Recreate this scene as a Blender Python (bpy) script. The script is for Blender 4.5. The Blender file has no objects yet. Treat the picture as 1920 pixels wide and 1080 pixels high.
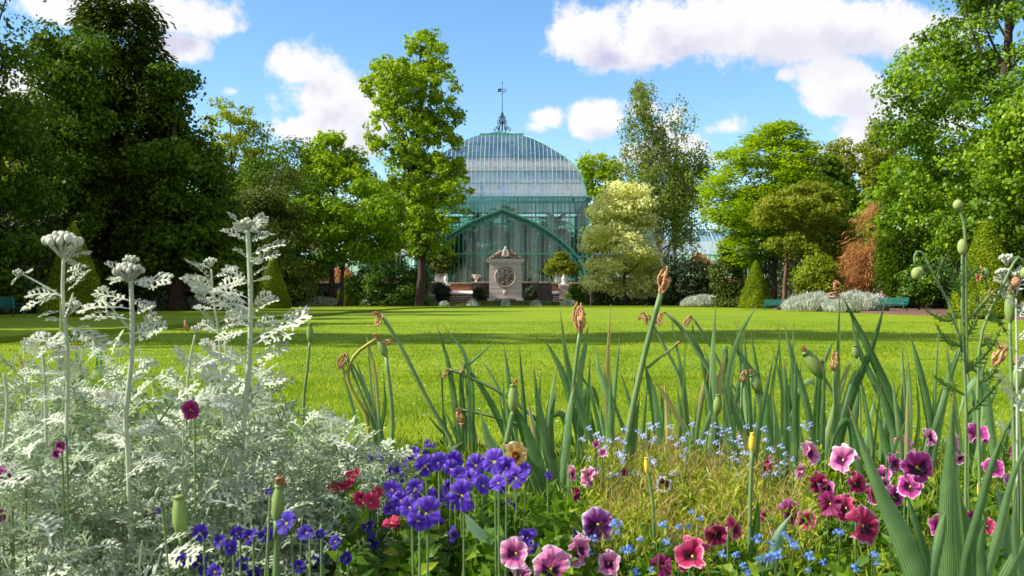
import bpy, bmesh, math, random
import numpy as np
from mathutils import Vector, Matrix, Euler

# ------------------------------------------------------------------ camera, sky, sun, exposure
SC = bpy.context.scene
COL = SC.collection
R = math.radians
FPX, HY, CH = 1780.0, 562.0, 0.6          # focal length and horizon in photograph pixels, eye height in metres
cam_d = bpy.data.cameras.new('camera'); cam = bpy.data.objects.new('camera', cam_d); COL.objects.link(cam)
cam_d.sensor_width = 36.0; cam_d.lens = 36.0 * FPX / 1920.0
cam_d.clip_start = 0.05; cam_d.clip_end = 3000
cam.location = (0, 0, CH); cam.rotation_euler = (R(90) + math.atan((HY - 540) / FPX), 0, 0)
cam_d.dof.use_dof = True; cam_d.dof.focus_distance = 4.2; cam_d.dof.aperture_fstop = 13.0
SC.camera = cam
SC.view_settings.view_transform = 'Standard'; SC.view_settings.look = 'None'
SC.view_settings.exposure = 0.70; SC.view_settings.gamma = 1.0; SC.view_settings.use_curve_mapping = False

SUN_EL, SUN_AZ = R(40), R(-97)            # azimuth from +Y towards +X: the sun stands to the left, a little behind the camera
sun_dir = Vector((math.sin(SUN_AZ) * math.cos(SUN_EL), math.cos(SUN_AZ) * math.cos(SUN_EL), math.sin(SUN_EL)))
sun_d = bpy.data.lights.new('sun', 'SUN'); sun_d.energy = 5.0; sun_d.angle = R(0.53); sun_d.color = (1.0, 0.95, 0.86)
sun = bpy.data.objects.new('sun', sun_d); COL.objects.link(sun)
sun.rotation_euler = sun_dir.to_track_quat('Z', 'Y').to_euler(); sun.location = sun_dir * 60

def P(px, py, Y):                          # a point seen at a photograph pixel, Y metres out
    return Vector(((px - 960) / FPX * Y, Y, CH + (HY - py) / FPX * Y))

class NT:                                  # terse node building
    def __init__(s, nt): s.t = nt; s.n = nt.nodes; s.l = nt.links
    def add(s, ty, **kw):
        n = s.n.new(ty)
        for k, v in kw.items(): setattr(n, k, v)
        return n
    def put(s, sock, v):
        if isinstance(v, bpy.types.NodeSocket): s.l.new(v, sock)
        elif v is not None: sock.default_value = v
    def math(s, op, a, b=None, c=None, clamp=False):
        n = s.add('ShaderNodeMath', operation=op, use_clamp=clamp)
        s.put(n.inputs[0], a); s.put(n.inputs[1], b)
        if c is not None: s.put(n.inputs[2], c)
        return n.outputs[0]
    def vec(s, op, a, b=None, out=0):
        n = s.add('ShaderNodeVectorMath', operation=op)
        s.put(n.inputs[0], a)
        if b is not None: s.put(n.inputs[3] if op == 'SCALE' else n.inputs[1], b)
        return n.outputs[out]
    def mix(s, f, a, b, blend='MIX'):
        n = s.add('ShaderNodeMix', data_type='RGBA', blend_type=blend)
        s.put(n.inputs[0], f); s.put(n.inputs[6], a); s.put(n.inputs[7], b)
        return n.outputs[2]
    def noise(s, scale, vec=None, detail=4, rough=0.55, out=0, dist=0.0):
        n = s.add('ShaderNodeTexNoise'); n.inputs['Scale'].default_value = scale
        n.inputs['Detail'].default_value = detail; n.inputs['Roughness'].default_value = rough
        n.inputs['Distortion'].default_value = dist
        if vec is not None: s.l.new(vec, n.inputs['Vector'])
        return n.outputs[out]
    def ss(s, v, a, b, x=0.0, y=1.0, kind='SMOOTHSTEP'):
        n = s.add('ShaderNodeMapRange', interpolation_type=kind)
        s.put(n.inputs[0], v); n.inputs[1].default_value = a; n.inputs[2].default_value = b
        n.inputs[3].default_value = x; n.inputs[4].default_value = y
        return n.outputs[0]
    def ramp(s, v, stops, mode='LINEAR'):
        n = s.add('ShaderNodeValToRGB'); cr = n.color_ramp; cr.interpolation = mode
        while len(cr.elements) < len(stops): cr.elements.new(0.5)
        for e, (p, c) in zip(cr.elements, stops): e.position = p; e.color = (*c, 1)
        s.l.new(v, n.inputs[0]); return n.outputs[0]

def make_world():
    w = bpy.data.worlds.new('World'); SC.world = w; w.use_nodes = True
    t = NT(w.node_tree); t.n.clear()
    sky = t.add('ShaderNodeTexSky', sky_type='NISHITA', sun_disc=False)
    sky.sun_elevation = SUN_EL; sky.sun_rotation = SUN_AZ
    sky.air_density = 1.0; sky.dust_density = 0.3; sky.ozone_density = 2.2; sky.altitude = 200
    tc = t.add('ShaderNodeTexCoord'); d = tc.outputs['Generated']
    hs = t.add('ShaderNodeHueSaturation'); hs.inputs['Saturation'].default_value = 1.2; hs.inputs['Value'].default_value = 1.40
    t.l.new(sky.outputs[0], hs.inputs['Color']); skyc = hs.outputs[0]
    warp = t.vec('SUBTRACT', t.noise(5.0, d, 6, 0.6, out=1), (0.5, 0.5, 0.5))
    blobs = [(575,130,95,66),(600,185,120,72),(560,245,90,40),(655,225,62,62),(610,255,80,36),
             (395,52,85,30),(290,22,150,34),(345,90,60,30),(120,15,140,36),
             (1105,62,88,56),(1200,88,120,50),(1290,48,180,62),(1420,60,200,66),(1570,55,190,56),(1700,60,150,50),
             (1122,222,46,30),(1030,222,34,17),
             (1570,160,74,42),(1630,190,72,40),(1545,195,50,26),
             (1362,230,46,27),(1302,272,44,32),(1268,210,34,26),(1625,255,60,36),(1165,316,22,13),(640,52,15,11),
             (1215,200,34,18),(1248,243,26,16),(1470,152,26,12),(442,168,22,12),(1340,300,30,20),(1010,240,20,12),(860,700,10,8),(1240,290,50,22),(1560,300,60,24),(1780,215,90,50),(60,180,120,50)]
    def field(dv):
        f = None
        dw = t.vec('ADD', dv, t.vec('SCALE', warp, 0.055))
        for (px, py, rx, ry) in blobs:
            c = Vector((px - 960, FPX, HY - py)).normalized()
            k = FPX * 1.0
            q = t.vec('MULTIPLY', t.vec('SUBTRACT', dw, tuple(c)), (k / rx, k / max(rx, ry), k / ry))
            v = t.math('SUBTRACT', 1.0, t.vec('LENGTH', q, out=1))
            v = t.math('MULTIPLY', v, min(1.0, 0.25 + ry / 45))
            f = v if f is None else t.math('SMOOTH_MAX', f, v, 0.12)
        return f
    n1 = t.noise(9.0, d, 9, 0.58)
    nf = t.math('MULTIPLY', t.math('SUBTRACT', t.noise(30.0, d, 8, 0.68), 0.5), 1.5)
    f1 = t.math('ADD', t.math('ADD', field(d), nf), t.math('MULTIPLY', t.math('SUBTRACT', n1, 0.5), 2.3))
    # the rest of the dome: scattered cumulus from plain noise, away from the view
    sp = t.add('ShaderNodeSeparateXYZ'); t.l.new(d, sp.inputs[0])
    gen = t.math('SUBTRACT', t.noise(1.5, t.vec('MULTIPLY', d, (1, 1, 1.3)), 8, 0.5), 0.43)
    rest = t.ss(sp.outputs[1], 0.75, 0.55)
    f2 = t.math('ADD', t.math('MULTIPLY', gen, 3.6), t.math('SUBTRACT', t.math('MULTIPLY', rest, 1.0), 1.0))
    m1 = t.ss(f1, -0.04, 0.42)
    m2 = t.ss(f2, 0.0, 0.35)
    m = t.math('MAXIMUM', m1, m2)
    up = t.vec('ADD', d, tuple(sun_dir * 0.018 + Vector((0, 0, 0.012))))
    n2 = t.noise(9.0, up, 9, 0.58)
    f3 = t.math('ADD', t.math('ADD', field(up), nf), t.math('MULTIPLY', t.math('SUBTRACT', n2, 0.5), 2.3))
    thick = t.ss(f3, 0.25, 1.1)                   # cloud between this point and the sun: grey undersides
    body = t.ss(t.noise(6.0, d, 4, 0.5), 0.42, 0.66)
    shade = t.math('MULTIPLY', thick, t.math('ADD', 0.35, t.math('MULTIPLY', body, 0.65)))
    lit = t.mix(shade, (6.3, 6.2, 6.25, 1), (3.3, 3.25, 4.7, 1))
    out = t.mix(t.math('MULTIPLY', m, 0.96), skyc, lit)
    bg = t.add('ShaderNodeBackground'); bg.inputs[1].default_value = 0.10
    t.l.new(out, bg.inputs[0]); o = t.add('ShaderNodeOutputWorld'); t.l.new(bg.outputs[0], o.inputs[0])
make_world()

# ------------------------------------------------------------------ object helpers
def mesh_np(name, V, F, mat=None, smooth=False, uv=None):
    """V: (n,3); F: (m,k) array, or a list of index tuples."""
    me = bpy.data.meshes.new(name)
    V = np.asarray(V, dtype=np.float32)
    if isinstance(F, np.ndarray):
        k = F.shape[1]; m = F.shape[0]
        li = F.astype(np.int32).ravel(); st = np.arange(m, dtype=np.int32) * k
    else:
        ln = np.array([len(f) for f in F], dtype=np.int32); m = len(F)
        li = np.fromiter((i for f in F for i in f), dtype=np.int32, count=int(ln.sum()))
        st = np.concatenate([[0], np.cumsum(ln)[:-1]]).astype(np.int32) if m else np.zeros(0, np.int32)
    me.vertices.add(len(V)); me.vertices.foreach_set('co', V.ravel())
    me.loops.add(len(li)); me.loops.foreach_set('vertex_index', li)
    me.polygons.add(m); me.polygons.foreach_set('loop_start', st)
    if uv is not None:
        ul = me.uv_layers.new(name='UVMap'); ul.data.foreach_set('uv', np.asarray(uv, np.float32)[li].ravel())
    me.update(calc_edges=True); me.validate()
    me.polygons.foreach_set('use_smooth', np.full(len(me.polygons), bool(smooth)))
    if mat: me.materials.append(mat)
    return me

class B:
    """Collects shapes, then becomes ONE mesh."""
    def __init__(s): s.v = []; s.f = []; s.uv = []
    def raw(s, V, F, uv=None):
        o = len(s.v); s.v += [tuple(p) for p in V]; s.f += [tuple(i + o for i in f) for f in F]
        s.uv += list(uv) if uv is not None else [(0, 0)] * len(V)
        return s
    def box(s, a, b, rz=0.0, piv=None):
        x0, y0, z0 = a; x1, y1, z1 = b
        V = [Vector(p) for p in ((x0,y0,z0),(x1,y0,z0),(x1,y1,z0),(x0,y1,z0),(x0,y0,z1),(x1,y0,z1),(x1,y1,z1),(x0,y1,z1))]
        if rz:
            c = Vector(piv) if piv else Vector(((x0+x1)/2, (y0+y1)/2, 0)); M = Matrix.Rotation(rz, 3, 'Z')
            V = [M @ (p - c) + c for p in V]
        return s.raw(V, [(0,3,2,1),(4,5,6,7),(0,1,5,4),(1,2,6,5),(2,3,7,6),(3,0,4,7)])
    def tube(s, pts, rad, n=6, cap=True):
        pts = [Vector(p) for p in pts]; m = len(pts)
        if not hasattr(rad, '__len__'): rad = [rad] * m
        V = []; F = []; ref = None
        for i, p in enumerate(pts):
            t = (pts[min(i+1, m-1)] - pts[max(i-1, 0)])
            t = t.normalized() if t.length > 1e-9 else Vector((0,0,1))
            if ref is None: ref = t.orthogonal().normalized()
            ref = (ref - t * ref.dot(t)); ref = ref.normalized() if ref.length > 1e-6 else t.orthogonal().normalized()
            bi = t.cross(ref)
            for k in range(n):
                a = 2 * math.pi * k / n
                V.append(p + (ref * math.cos(a) + bi * math.sin(a)) * rad[i])
        for i in range(m - 1):
            for k in range(n):
                F.append((i*n+k, i*n+(k+1)%n, (i+1)*n+(k+1)%n, (i+1)*n+k))
        if cap: F.append(tuple(range(n-1, -1, -1))); F.append(tuple((m-1)*n+k for k in range(n)))
        return s.raw(V, F)
    def lathe(s, prof, c=(0,0,0), n=16):
        V = []; F = []; m = len(prof)
        for (r, z) in prof:
            for k in range(n):
                a = 2*math.pi*k/n; V.append((c[0]+r*math.cos(a), c[1]+r*math.sin(a), c[2]+z))
        for i in range(m-1):
            for k in range(n): F.append((i*n+k, i*n+(k+1)%n, (i+1)*n+(k+1)%n, (i+1)*n+k))
        F.append(tuple(range(n-1, -1, -1))); F.append(tuple((m-1)*n+k for k in range(n)))
        return s.raw(V, F)
    def blob(s, c, r, n=8, m=6, jit=0.0, rnd=None):
        if not hasattr(r, '__len__'): r = (r, r, r)
        V = [(c[0], c[1], c[2]-r[2])]; F = []
        for i in range(1, m):
            ph = math.pi * i / m
            for k in range(n):
                a = 2*math.pi*k/n; j = 1 + (rnd.uniform(-jit, jit) if rnd and jit else 0)
                V.append((c[0]+r[0]*j*math.sin(ph)*math.cos(a), c[1]+r[1]*j*math.sin(ph)*math.sin(a), c[2]-r[2]*j*math.cos(ph)))
        V.append((c[0], c[1], c[2]+r[2])); L = len(V)-1
        for k in range(n): F.append((0, 1+(k+1)%n, 1+k)); F.append((L, 1+(m-2)*n+k, 1+(m-2)*n+(k+1)%n))
        for i in range(m-2):
            for k in range(n): F.append((1+i*n+k, 1+i*n+(k+1)%n, 1+(i+1)*n+(k+1)%n, 1+(i+1)*n+k))
        return s.raw(V, F)
    def mesh(s, name, mat=None, smooth=False, off=None):
        V = np.array(s.v, dtype=np.float32).reshape(-1, 3)
        if off is not None: V = V - np.array(off, dtype=np.float32)
        return mesh_np(name, V, s.f, mat, smooth, uv=np.array(s.uv, dtype=np.float32).reshape(-1, 2) if any(u != (0, 0) for u in s.uv) else None)

def link(name, me, parent=None, kind=None, loc=None, rot=None, scale=None, label=None):
    o = bpy.data.objects.new(name, me); COL.objects.link(o)
    if parent is not None: o.parent = parent
    if loc is not None: o.location = loc
    if rot is not None: o.rotation_euler = rot
    if scale is not None: o.scale = scale if hasattr(scale, '__len__') else (scale,)*3
    if kind: o['kind'] = kind
    if label: o['label'] = label
    return o
def part(name, b, mat, parent, smooth=False, kind=None, world=True, label=None):
    """A B as a part; with world=True its coordinates are world ones and the (unrotated) parents' places are taken off."""
    off = Vector((0, 0, 0))
    if world:
        p = parent
        while p is not None: off += p.location; p = p.parent
    return link(name, b.mesh(name, mat, smooth, off), parent, kind, label=label)
def thing(name, label, cat, loc=(0,0,0), rz=0.0, group=None, kind=None):
    o = bpy.data.objects.new(name, None); COL.objects.link(o); o.empty_display_size = 0.2
    o.location = loc; o.rotation_euler = (0, 0, rz)
    o['label'] = label; o['category'] = cat
    if group: o['group'] = group
    if kind: o['kind'] = kind
    return o
def tag(o, label, cat, group=None, kind=None):
    if label: o['label'] = label
    if cat: o['category'] = cat
    if group: o['group'] = group
    if kind: o['kind'] = kind
    return o
def dup(root, loc, label=None, rz=0.0, scale=None, group=None):
    r = root.copy(); COL.objects.link(r); r.location = loc; r.rotation_euler = (0, 0, rz)
    if scale is not None: r.scale = scale if hasattr(scale, '__len__') else (scale,)*3
    if label: r['label'] = label
    if group: r['group'] = group
    for ch in list(root.children):
        c = ch.copy(); COL.objects.link(c); c.parent = r
        for g in list(ch.children):
            d = g.copy(); COL.objects.link(d); d.parent = c
    return r

# ------------------------------------------------------------------ materials
def base_mat(name):
    m = bpy.data.materials.new(name); m.use_nodes = True
    t = NT(m.node_tree); t.n.clear(); o = t.add('ShaderNodeOutputMaterial')
    return m, t, o
def plain(name, c1, c2=None, scale=6.0, rough=0.75, bump=0.3, bscale=30.0, bdist=0.01, spec=0.3, metal=0.0, coord='Object', c3=None):
    m, t, o = base_mat(name)
    tc = t.add('ShaderNodeTexCoord').outputs[coord]
    p = t.add('ShaderNodeBsdfPrincipled')
    n = t.noise(scale, tc, 6, 0.6)
    col = t.ramp(n, [(0.3, c1), (0.7, c2 or c1)] if not c3 else [(0.28, c1), (0.5, c2), (0.74, c3)])
    t.l.new(col, p.inputs['Base Color']); p.inputs['Roughness'].default_value = rough
    p.inputs['Specular IOR Level'].default_value = spec; p.inputs['Metallic'].default_value = metal
    if bump:
        b = t.add('ShaderNodeBump'); b.inputs['Strength'].default_value = bump; b.inputs['Distance'].default_value = bdist
        t.l.new(t.noise(bscale, tc, 5, 0.6), b.inputs['Height']); t.l.new(b.outputs[0], p.inputs['Normal'])
    t.l.new(p.outputs[0], o.inputs[0]); return m
def leafmat(name, ca, cb, trans=0.35, rough=0.5, spec=0.35, nscale=0.35, cc=None, tcol=None, tmul=1.3):
    """Leaves: each leaf its own tone between ca and cb, patches of cc, light passing through."""
    m, t, o = base_mat(name)
    g = t.add('ShaderNodeNewGeometry')
    tc = t.add('ShaderNodeTexCoord').outputs['Object']
    f = t.math('ADD', t.math('MULTIPLY', g.outputs['Random Per Island'], 0.65), t.math('MULTIPLY', t.ss(t.noise(nscale, tc, 3), 0.35, 0.65), 0.35))
    stops = [(0.0, ca), (1.0, cb)] if cc is None else [(0.0, ca), (0.72, cb), (0.92, cc)]
    col = t.ramp(f, stops)
    p = t.add('ShaderNodeBsdfPrincipled'); t.l.new(col, p.inputs['Base Color'])
    p.inputs['Roughness'].default_value = rough; p.inputs['Specular IOR Level'].default_value = spec
    tr = t.add('ShaderNodeBsdfTranslucent')
    if tcol: t.put(tr.inputs[0], (*tcol, 1))
    else: t.l.new(t.mix(1.0, col, (tmul, tmul * 1.02, tmul * 0.45, 1), 'MULTIPLY'), tr.inputs[0])
    mx = t.add('ShaderNodeMixShader'); mx.inputs[0].default_value = trans
    t.l.new(p.outputs[0], mx.inputs[1]); t.l.new(tr.outputs[0], mx.inputs[2]); t.l.new(mx.outputs[0], o.inputs[0])
    return m
# ------------------------------------------------------------------ ground, lawns, path, terrace
def sheet(name, outline, z, mat, z2=None):
    b = B(); n = len(outline)
    b.raw([(x, y, z) for x, y in outline], [tuple(range(n))])
    if z2 is not None:
        b.raw([(x, y, z) for x, y in outline] + [(x, y, z2) for x, y in outline],
              [(i, i+n, (i+1) % n + n, (i+1) % n) for i in range(n)])
    o = link(name, b.mesh(name, mat), kind='structure'); return o

def grass_mat(name, stops, stripes=True, dark=1.0):
    m, t, o = base_mat(name)
    tc = t.add('ShaderNodeTexCoord').outputs['Object']
    p = t.add('ShaderNodeBsdfPrincipled'); p.inputs['Roughness'].default_value = 0.8; p.inputs['Specular IOR Level'].default_value = 0.12
    big = t.noise(0.22, tc, 4, 0.6); fine = t.noise(16.0, tc, 8, 0.75); mid = t.noise(1.6, tc, 6, 0.7)
    f = t.math('ADD', t.math('MULTIPLY', big, 0.35), t.math('ADD', t.math('MULTIPLY', fine, 0.3), t.math('MULTIPLY', mid, 0.35)))
    col = t.ramp(f, stops)
    # worn straw-coloured patches
    worn = t.ss(t.noise(0.55, t.vec('MULTIPLY', tc, (0.5, 1.6, 1)), 6, 0.75), 0.60, 0.72)
    col = t.mix(t.math('MULTIPLY', worn, 0.5), col, (0.26, 0.20, 0.03, 1))
    if stripes:   # mower lanes
        sx = t.add('ShaderNodeSeparateXYZ'); t.l.new(tc, sx.inputs[0])
        w = t.math('SINE', t.math('MULTIPLY', t.math('ADD', sx.outputs[1], t.math('MULTIPLY', big, 0.8)), 2.4))
        col = t.mix(t.ss(w, -0.4, 0.4), col, t.mix(1.0, col, (0.86, 0.9, 0.8, 1), 'MULTIPLY'))
    vor = t.add('ShaderNodeTexVoronoi'); vor.inputs['Scale'].default_value = 3.0; t.l.new(tc, vor.inputs['Vector'])
    daisy = t.ss(vor.outputs['Distance'], 0.075, 0.05)
    col = t.mix(t.math('MULTIPLY', daisy, 0.6), col, (0.75, 0.75, 0.62, 1))
    t.l.new(col, p.inputs['Base Color'])
    b = t.add('ShaderNodeBump'); b.inputs['Strength'].default_value = 0.7; b.inputs['Distance'].default_value = 0.03
    t.l.new(t.noise(28.0, tc, 6, 0.75), b.inputs['Height']); t.l.new(b.outputs[0], p.inputs['Normal'])
    t.l.new(p.outputs[0], o.inputs[0]); return m
M = {}
M['lawn'] = grass_mat('lawn_grass', [(0.30, (0.075, 0.15, 0.006)), (0.5, (0.20, 0.285, 0.009)), (0.70, (0.37, 0.41, 0.025))])
M['lawn2'] = grass_mat('side_lawn_grass', [(0.30, (0.10, 0.17, 0.005)), (0.5, (0.20, 0.28, 0.008)), (0.72, (0.34, 0.38, 0.02))], stripes=False)
M['soil'] = plain('soil', (0.02, 0.013, 0.008), (0.07, 0.045, 0.028), 14, 0.95, 0.9, 60, 0.02)
M['ground'] = plain('rough_ground', (0.03, 0.035, 0.012), (0.06, 0.06, 0.025), 0.6, 0.95, 0.6, 12, 0.05)
M['gravel'] = plain('gravel', (0.26, 0.26, 0.29), (0.42, 0.41, 0.43), 40, 0.9, 0.8, 90, 0.01)
M['mulch'] = plain('bark_mulch', (0.10, 0.05, 0.035), (0.27, 0.15, 0.11), 9, 0.95, 1.0, 30, 0.05)
M['stone'] = plain('pale_limestone', (0.56, 0.48, 0.42), (0.66, 0.57, 0.50), 3.5, 0.85, 0.3, 60, 0.006, c3=(0.62, 0.55, 0.49))
M['stone_old'] = plain('weathered_stone', (0.09, 0.07, 0.05), (0.42, 0.34, 0.27), 4.0, 0.9, 0.6, 30, 0.02, c3=(0.52, 0.43, 0.36))
M['stone_brown'] = plain('brown_weathered_stone', (0.05, 0.035, 0.025), (0.22, 0.16, 0.12), 5.0, 0.9, 0.6, 30, 0.02, c3=(0.42, 0.34, 0.28))
M['stone_dark'] = plain('grey_wall_stone', (0.07, 0.06, 0.055), (0.16, 0.13, 0.12), 1.8, 0.9, 0.6, 12, 0.03)
M['white_stone'] = plain('white_coping_stone', (0.72, 0.67, 0.60), (0.88, 0.83, 0.76), 5, 0.8, 0.2, 40, 0.005)
M['brick'] = plain('red_brick', (0.22, 0.07, 0.035), (0.36, 0.15, 0.08), 5, 0.9, 0.5, 40, 0.01)
M['teal'] = plain('teal_paint', (0.045, 0.27, 0.19), (0.07, 0.31, 0.23), 3, 0.45, 0.08, 20, 0.004, spec=0.5)
M['teal_dark'] = plain('dark_teal_paint', (0.02, 0.14, 0.11), (0.035, 0.19, 0.15), 3, 0.5, 0.05, 20, 0.004, spec=0.4)
M['teal_mid'] = plain('mid_teal_paint', (0.09, 0.30, 0.23), (0.16, 0.40, 0.32), 3, 0.5, 0.05, 20, 0.004, spec=0.4)
M['teal_pale'] = plain('pale_teal_paint', (0.22, 0.42, 0.36), (0.34, 0.52, 0.46), 3, 0.5, 0.05, 20, 0.004, spec=0.5)
M['bench_teal'] = plain('bench_teal_paint', (0.008, 0.11, 0.09), (0.014, 0.15, 0.125), 3, 0.45, 0.08, 20, 0.004, spec=0.5)
M['iron'] = plain('blackened_iron', (0.02, 0.05, 0.05), (0.04, 0.09, 0.08), 5, 0.5, 0.05)

sheet('ground', [(-700, -60), (700, -60), (700, 1500), (-700, 1500)], -0.06, M['ground'])
lawn_out = [(-6.7, 3.9)] + [(-7.0, y) for y in (14, 30, 55)] + [(-6.6, 62), (-5.2, 68), (-2.5, 72.5), (2, 74.5), (8, 75), (17, 75), (17, 3.9)]
sheet('lawn', lawn_out, 0.0, M['lawn'], -0.055)
side_out = [(-7.08, 4.4)] + [(-7.12, y) for y in (14, 30, 55)] + [(-6.8, 62.2), (-5.35, 68.2), (-2.6, 72.7), (1.9, 74.8), (17, 75.3), (17, 79.5), (-17.4, 79.5), (-17.4, 4.4)]
sheet('side_lawn', side_out, 0.085, M['lawn2'], -0.05)
sheet('lawn_edge_soil', [(-7.16, 3.9), (-6.9, 3.9), (-6.9, 72), (-7.16, 72)], -0.03, M['soil'])
sheet('flower_bed_soil', [(-7, -1.5), (7, -1.5), (7, 3.7), (3.0, 3.84), (0, 3.80), (-3, 3.86), (-7, 3.75)], 0.0, M['soil'], -0.055)
sheet('gravel_path', [(-40, 79.9), (40, 79.9), (40, 92.6), (-40, 92.6)], -0.02, M['gravel'])
sheet('mulch_bed', [(14.5, 24), (30, 24), (30, 60), (16.5, 60), (16.0, 45), (15.2, 34)], 0.09, M['mulch'], -0.05)
TZ = 2.25
ter = sheet('upper_terrace', [(-120, 93.55), (120, 93.55), (120, 400), (-120, 400)], TZ, M['gravel'], -0.05)

# ------------------------------------------------------------------ retaining wall of the terrace: coursed stone blocks, a coping
def block_mesh(name, sx, sy, sz, bev, mat):
    bm = bmesh.new(); bmesh.ops.create_cube(bm, size=1.0)
    for v in bm.verts: v.co = Vector((v.co.x*sx, v.co.y*sy, v.co.z*sz))
    bmesh.ops.bevel(bm, geom=bm.edges[:], offset=bev, segments=1, affect='EDGES')
    me = bpy.data.meshes.new(name); bm.to_mesh(me); bm.free(); me.materials.append(mat); return me
rw = thing('retaining_wall', 'long grey stone wall holding up the terrace behind the far lawn', 'wall', (0, 93.4, 0))
bb = B(); bb.box((-60, 93.3, -0.1), (60, 93.53, TZ)); part('wall_body', bb, M['stone_dark'], rw)
rr = random.Random(3); me_bl = [block_mesh('block', 0.98, 0.14, 0.42, 0.02, M['stone_dark']) for _ in range(1)]
STAIR = [(-6.9, -4.0), (4.0, 7.0)]
nb = 0
bj = B()
for c in range(5):
    x = -24.0 + (c % 2) * 0.5
    while x < 24:
        if not (-5.6 < x < 4.6):
            if nb < 190 and -22 < x < 22:
                link('block', me_bl[0], rw, loc=(x, -0.12 + rr.uniform(-0.015, 0.015), 0.24 + c*0.45))
                nb += 1
        x += 1.0
cp = B(); cp.box((-60, 93.05, TZ - 0.02), (-7.2, 93.6, TZ + 0.14)); cp.box((7.2, 93.05, TZ-0.02), (60, 93.6, TZ+0.14)); cp.box((-3.7, 93.05, TZ-0.02), (3.6, 93.6, TZ+0.14))
part('coping', cp, M['stone_old'], rw)

# ------------------------------------------------------------------ stairs: two flights, a white landing slab, brick wall behind
for k, (x0, x1) in enumerate(((-6.35, -3.85), (3.95, 6.75))):
    side = ('stone steps with a white landing slab %s the carved fountain' % ('to the left of' if k == 0 else 'to the right of'))
    st = thing('garden_stairs', side, 'stairs', ((x0+x1)/2, 91.2, 0), group='stairs up to the terrace')
    for i in range(5):
        b = B(); b.box((x0, 90.3 + i*0.32, i*0.22 + (0.004 if i else 0)), (x1, 90.3 + (i+1)*0.32 + 0.03, (i+1)*0.22 - 0.004)); part('step', b, M['stone_dark'], st)
        b = B(); b.box((x0 - 0.0, 90.26 + i*0.32, (i+1)*0.22 - 0.004), (x1, 90.3 + (i+1)*0.32 + 0.028, (i+1)*0.22 + 0.035)); part('tread', b, M['stone_old'], st)
    b = B(); b.box((x0, 91.95, 0), (x1, 92.9, 1.17)); part('landing_base', b, M['stone_dark'], st)
    b = B(); q_ = [(91.90, 1.18), (91.90, 1.22), (92.16, 1.44), (92.90, 1.47), (92.90, 1.18)]; b.raw([(x_, y_, z_) for x_ in (x0-.05, x1+.05) for y_, z_ in q_], [(0,1,2,3,4), (9,8,7,6,5)] + [(i, i+5, (i+1) % 5+5, (i+1) % 5) for i in range(5)]); part('landing_slab', b, M['white_stone'], st)  # slab's front edge is sloped so that it catches the sun
    b = B(); b.box((x0, 92.93, 1.0), (x1, 93.04, 2.16)); part('brick_wall_core', b, M['stone_dark'], st)
    bw = block_mesh('brick', 0.36, 0.05, 0.12, 0.012, M['brick'])
    for c in range(6):
        xx = x0 + 0.1 + (c % 2) * 0.19
        while xx < x1 - 0.12:
            link('brick', bw, st, loc=(xx - (x0+x1)/2, 92.91 - 91.2 + rr.uniform(-.008, .008), 1.44 + c*0.13)); xx += 0.385
    b = B(); b.box((x0 - 0.1, 92.84, 2.17), (x1 + 0.1, 93.1, 2.32)); part('wall_cap', b, M['stone_old'], st)

# ------------------------------------------------------------------ the carved fountain wall
FX, FY = -0.62, 91.0
fm = thing('stone_fountain', 'pale stone fountain wall with a round carved relief before the glasshouse', 'fountain', (FX, FY, 0))
b = B(); b.box((FX-1.95, FY-0.15, 0), (FX+1.95, FY+1.5, 0.34)); b.box((FX-1.75, FY-0.05, 0.345), (FX+1.75, FY+1.4, 0.72)); part('plinth', b, M['stone'], fm)
b = B(); b.box((FX-1.52, FY+0.07, 0.6), (FX+1.52, FY+1.2, 4.15)); part('wall_core', b, M['stone'], fm)
z = 0.73; i = 0
while z < 4.05:
    h = 0.462
    for s in (-1, 1):
        w = 1.57 if z < 3.4 else 1.48
        b = B(); xa, xb = sorted((FX + s*0.004, FX + s*w))
        b.box((xa, FY + 0.0, z + 0.022), (xb, FY + 0.6, min(z + h - 0.022, 4.12)))
        part('stone_course', b, M['stone'], fm)
    z += h; i += 1
b = B(); b.box((FX-1.62, FY-0.08, 4.14), (FX+1.62, FY+1.3, 4.28)); b.box((FX-1.78, FY-0.22, 4.285), (FX+1.78, FY+1.35, 4.44)); part('cornice', b, M['white_stone'], fm)
b = B(); b.box((FX-1.86, FY-0.28, 4.445), (FX+1.86, FY+1.4, 4.53)); part('cornice_top', b, M['stone_old'], fm)
# crest: scrolls rising to a central shell
rc = random.Random(8); b = B()
for s in (-1, 1):
    pts = [(FX + s*x, FY+0.3, zz) for x, zz in ((1.55, 4.56), (1.25, 4.66), (0.9, 4.86), (0.6, 5.05), (0.42, 5.3))]
    b.tube(pts, [0.10, 0.17, 0.22, 0.24, 0.18], 8)
    for q in range(9):
        u = q/8; x = 1.5 - u*1.15; zz = 4.6 + u*0.55
        b.blob((FX + s*(x + rc.uniform(-.06, .06)), FY + 0.1 + rc.uniform(-.05, .1), zz + rc.uniform(-.05, .1)), (0.13, 0.12, 0.1), 7, 5, 0.25, rc)
part('scroll_crest', b, M['stone_brown'], fm, smooth=True)
b = B()
for q in range(9):
    a = math.pi*(q/8); b.tube([(FX, FY+0.12, 4.75), (FX + math.cos(a)*0.33, FY+0.02, 4.9 + math.sin(a)*0.62)], [0.05, 0.09], 6)
b.blob((FX, FY+0.05, 5.6), (0.14, 0.14, 0.12), 8, 6)
part('shell_ornament', b, M['stone'], fm, smooth=True)
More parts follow.
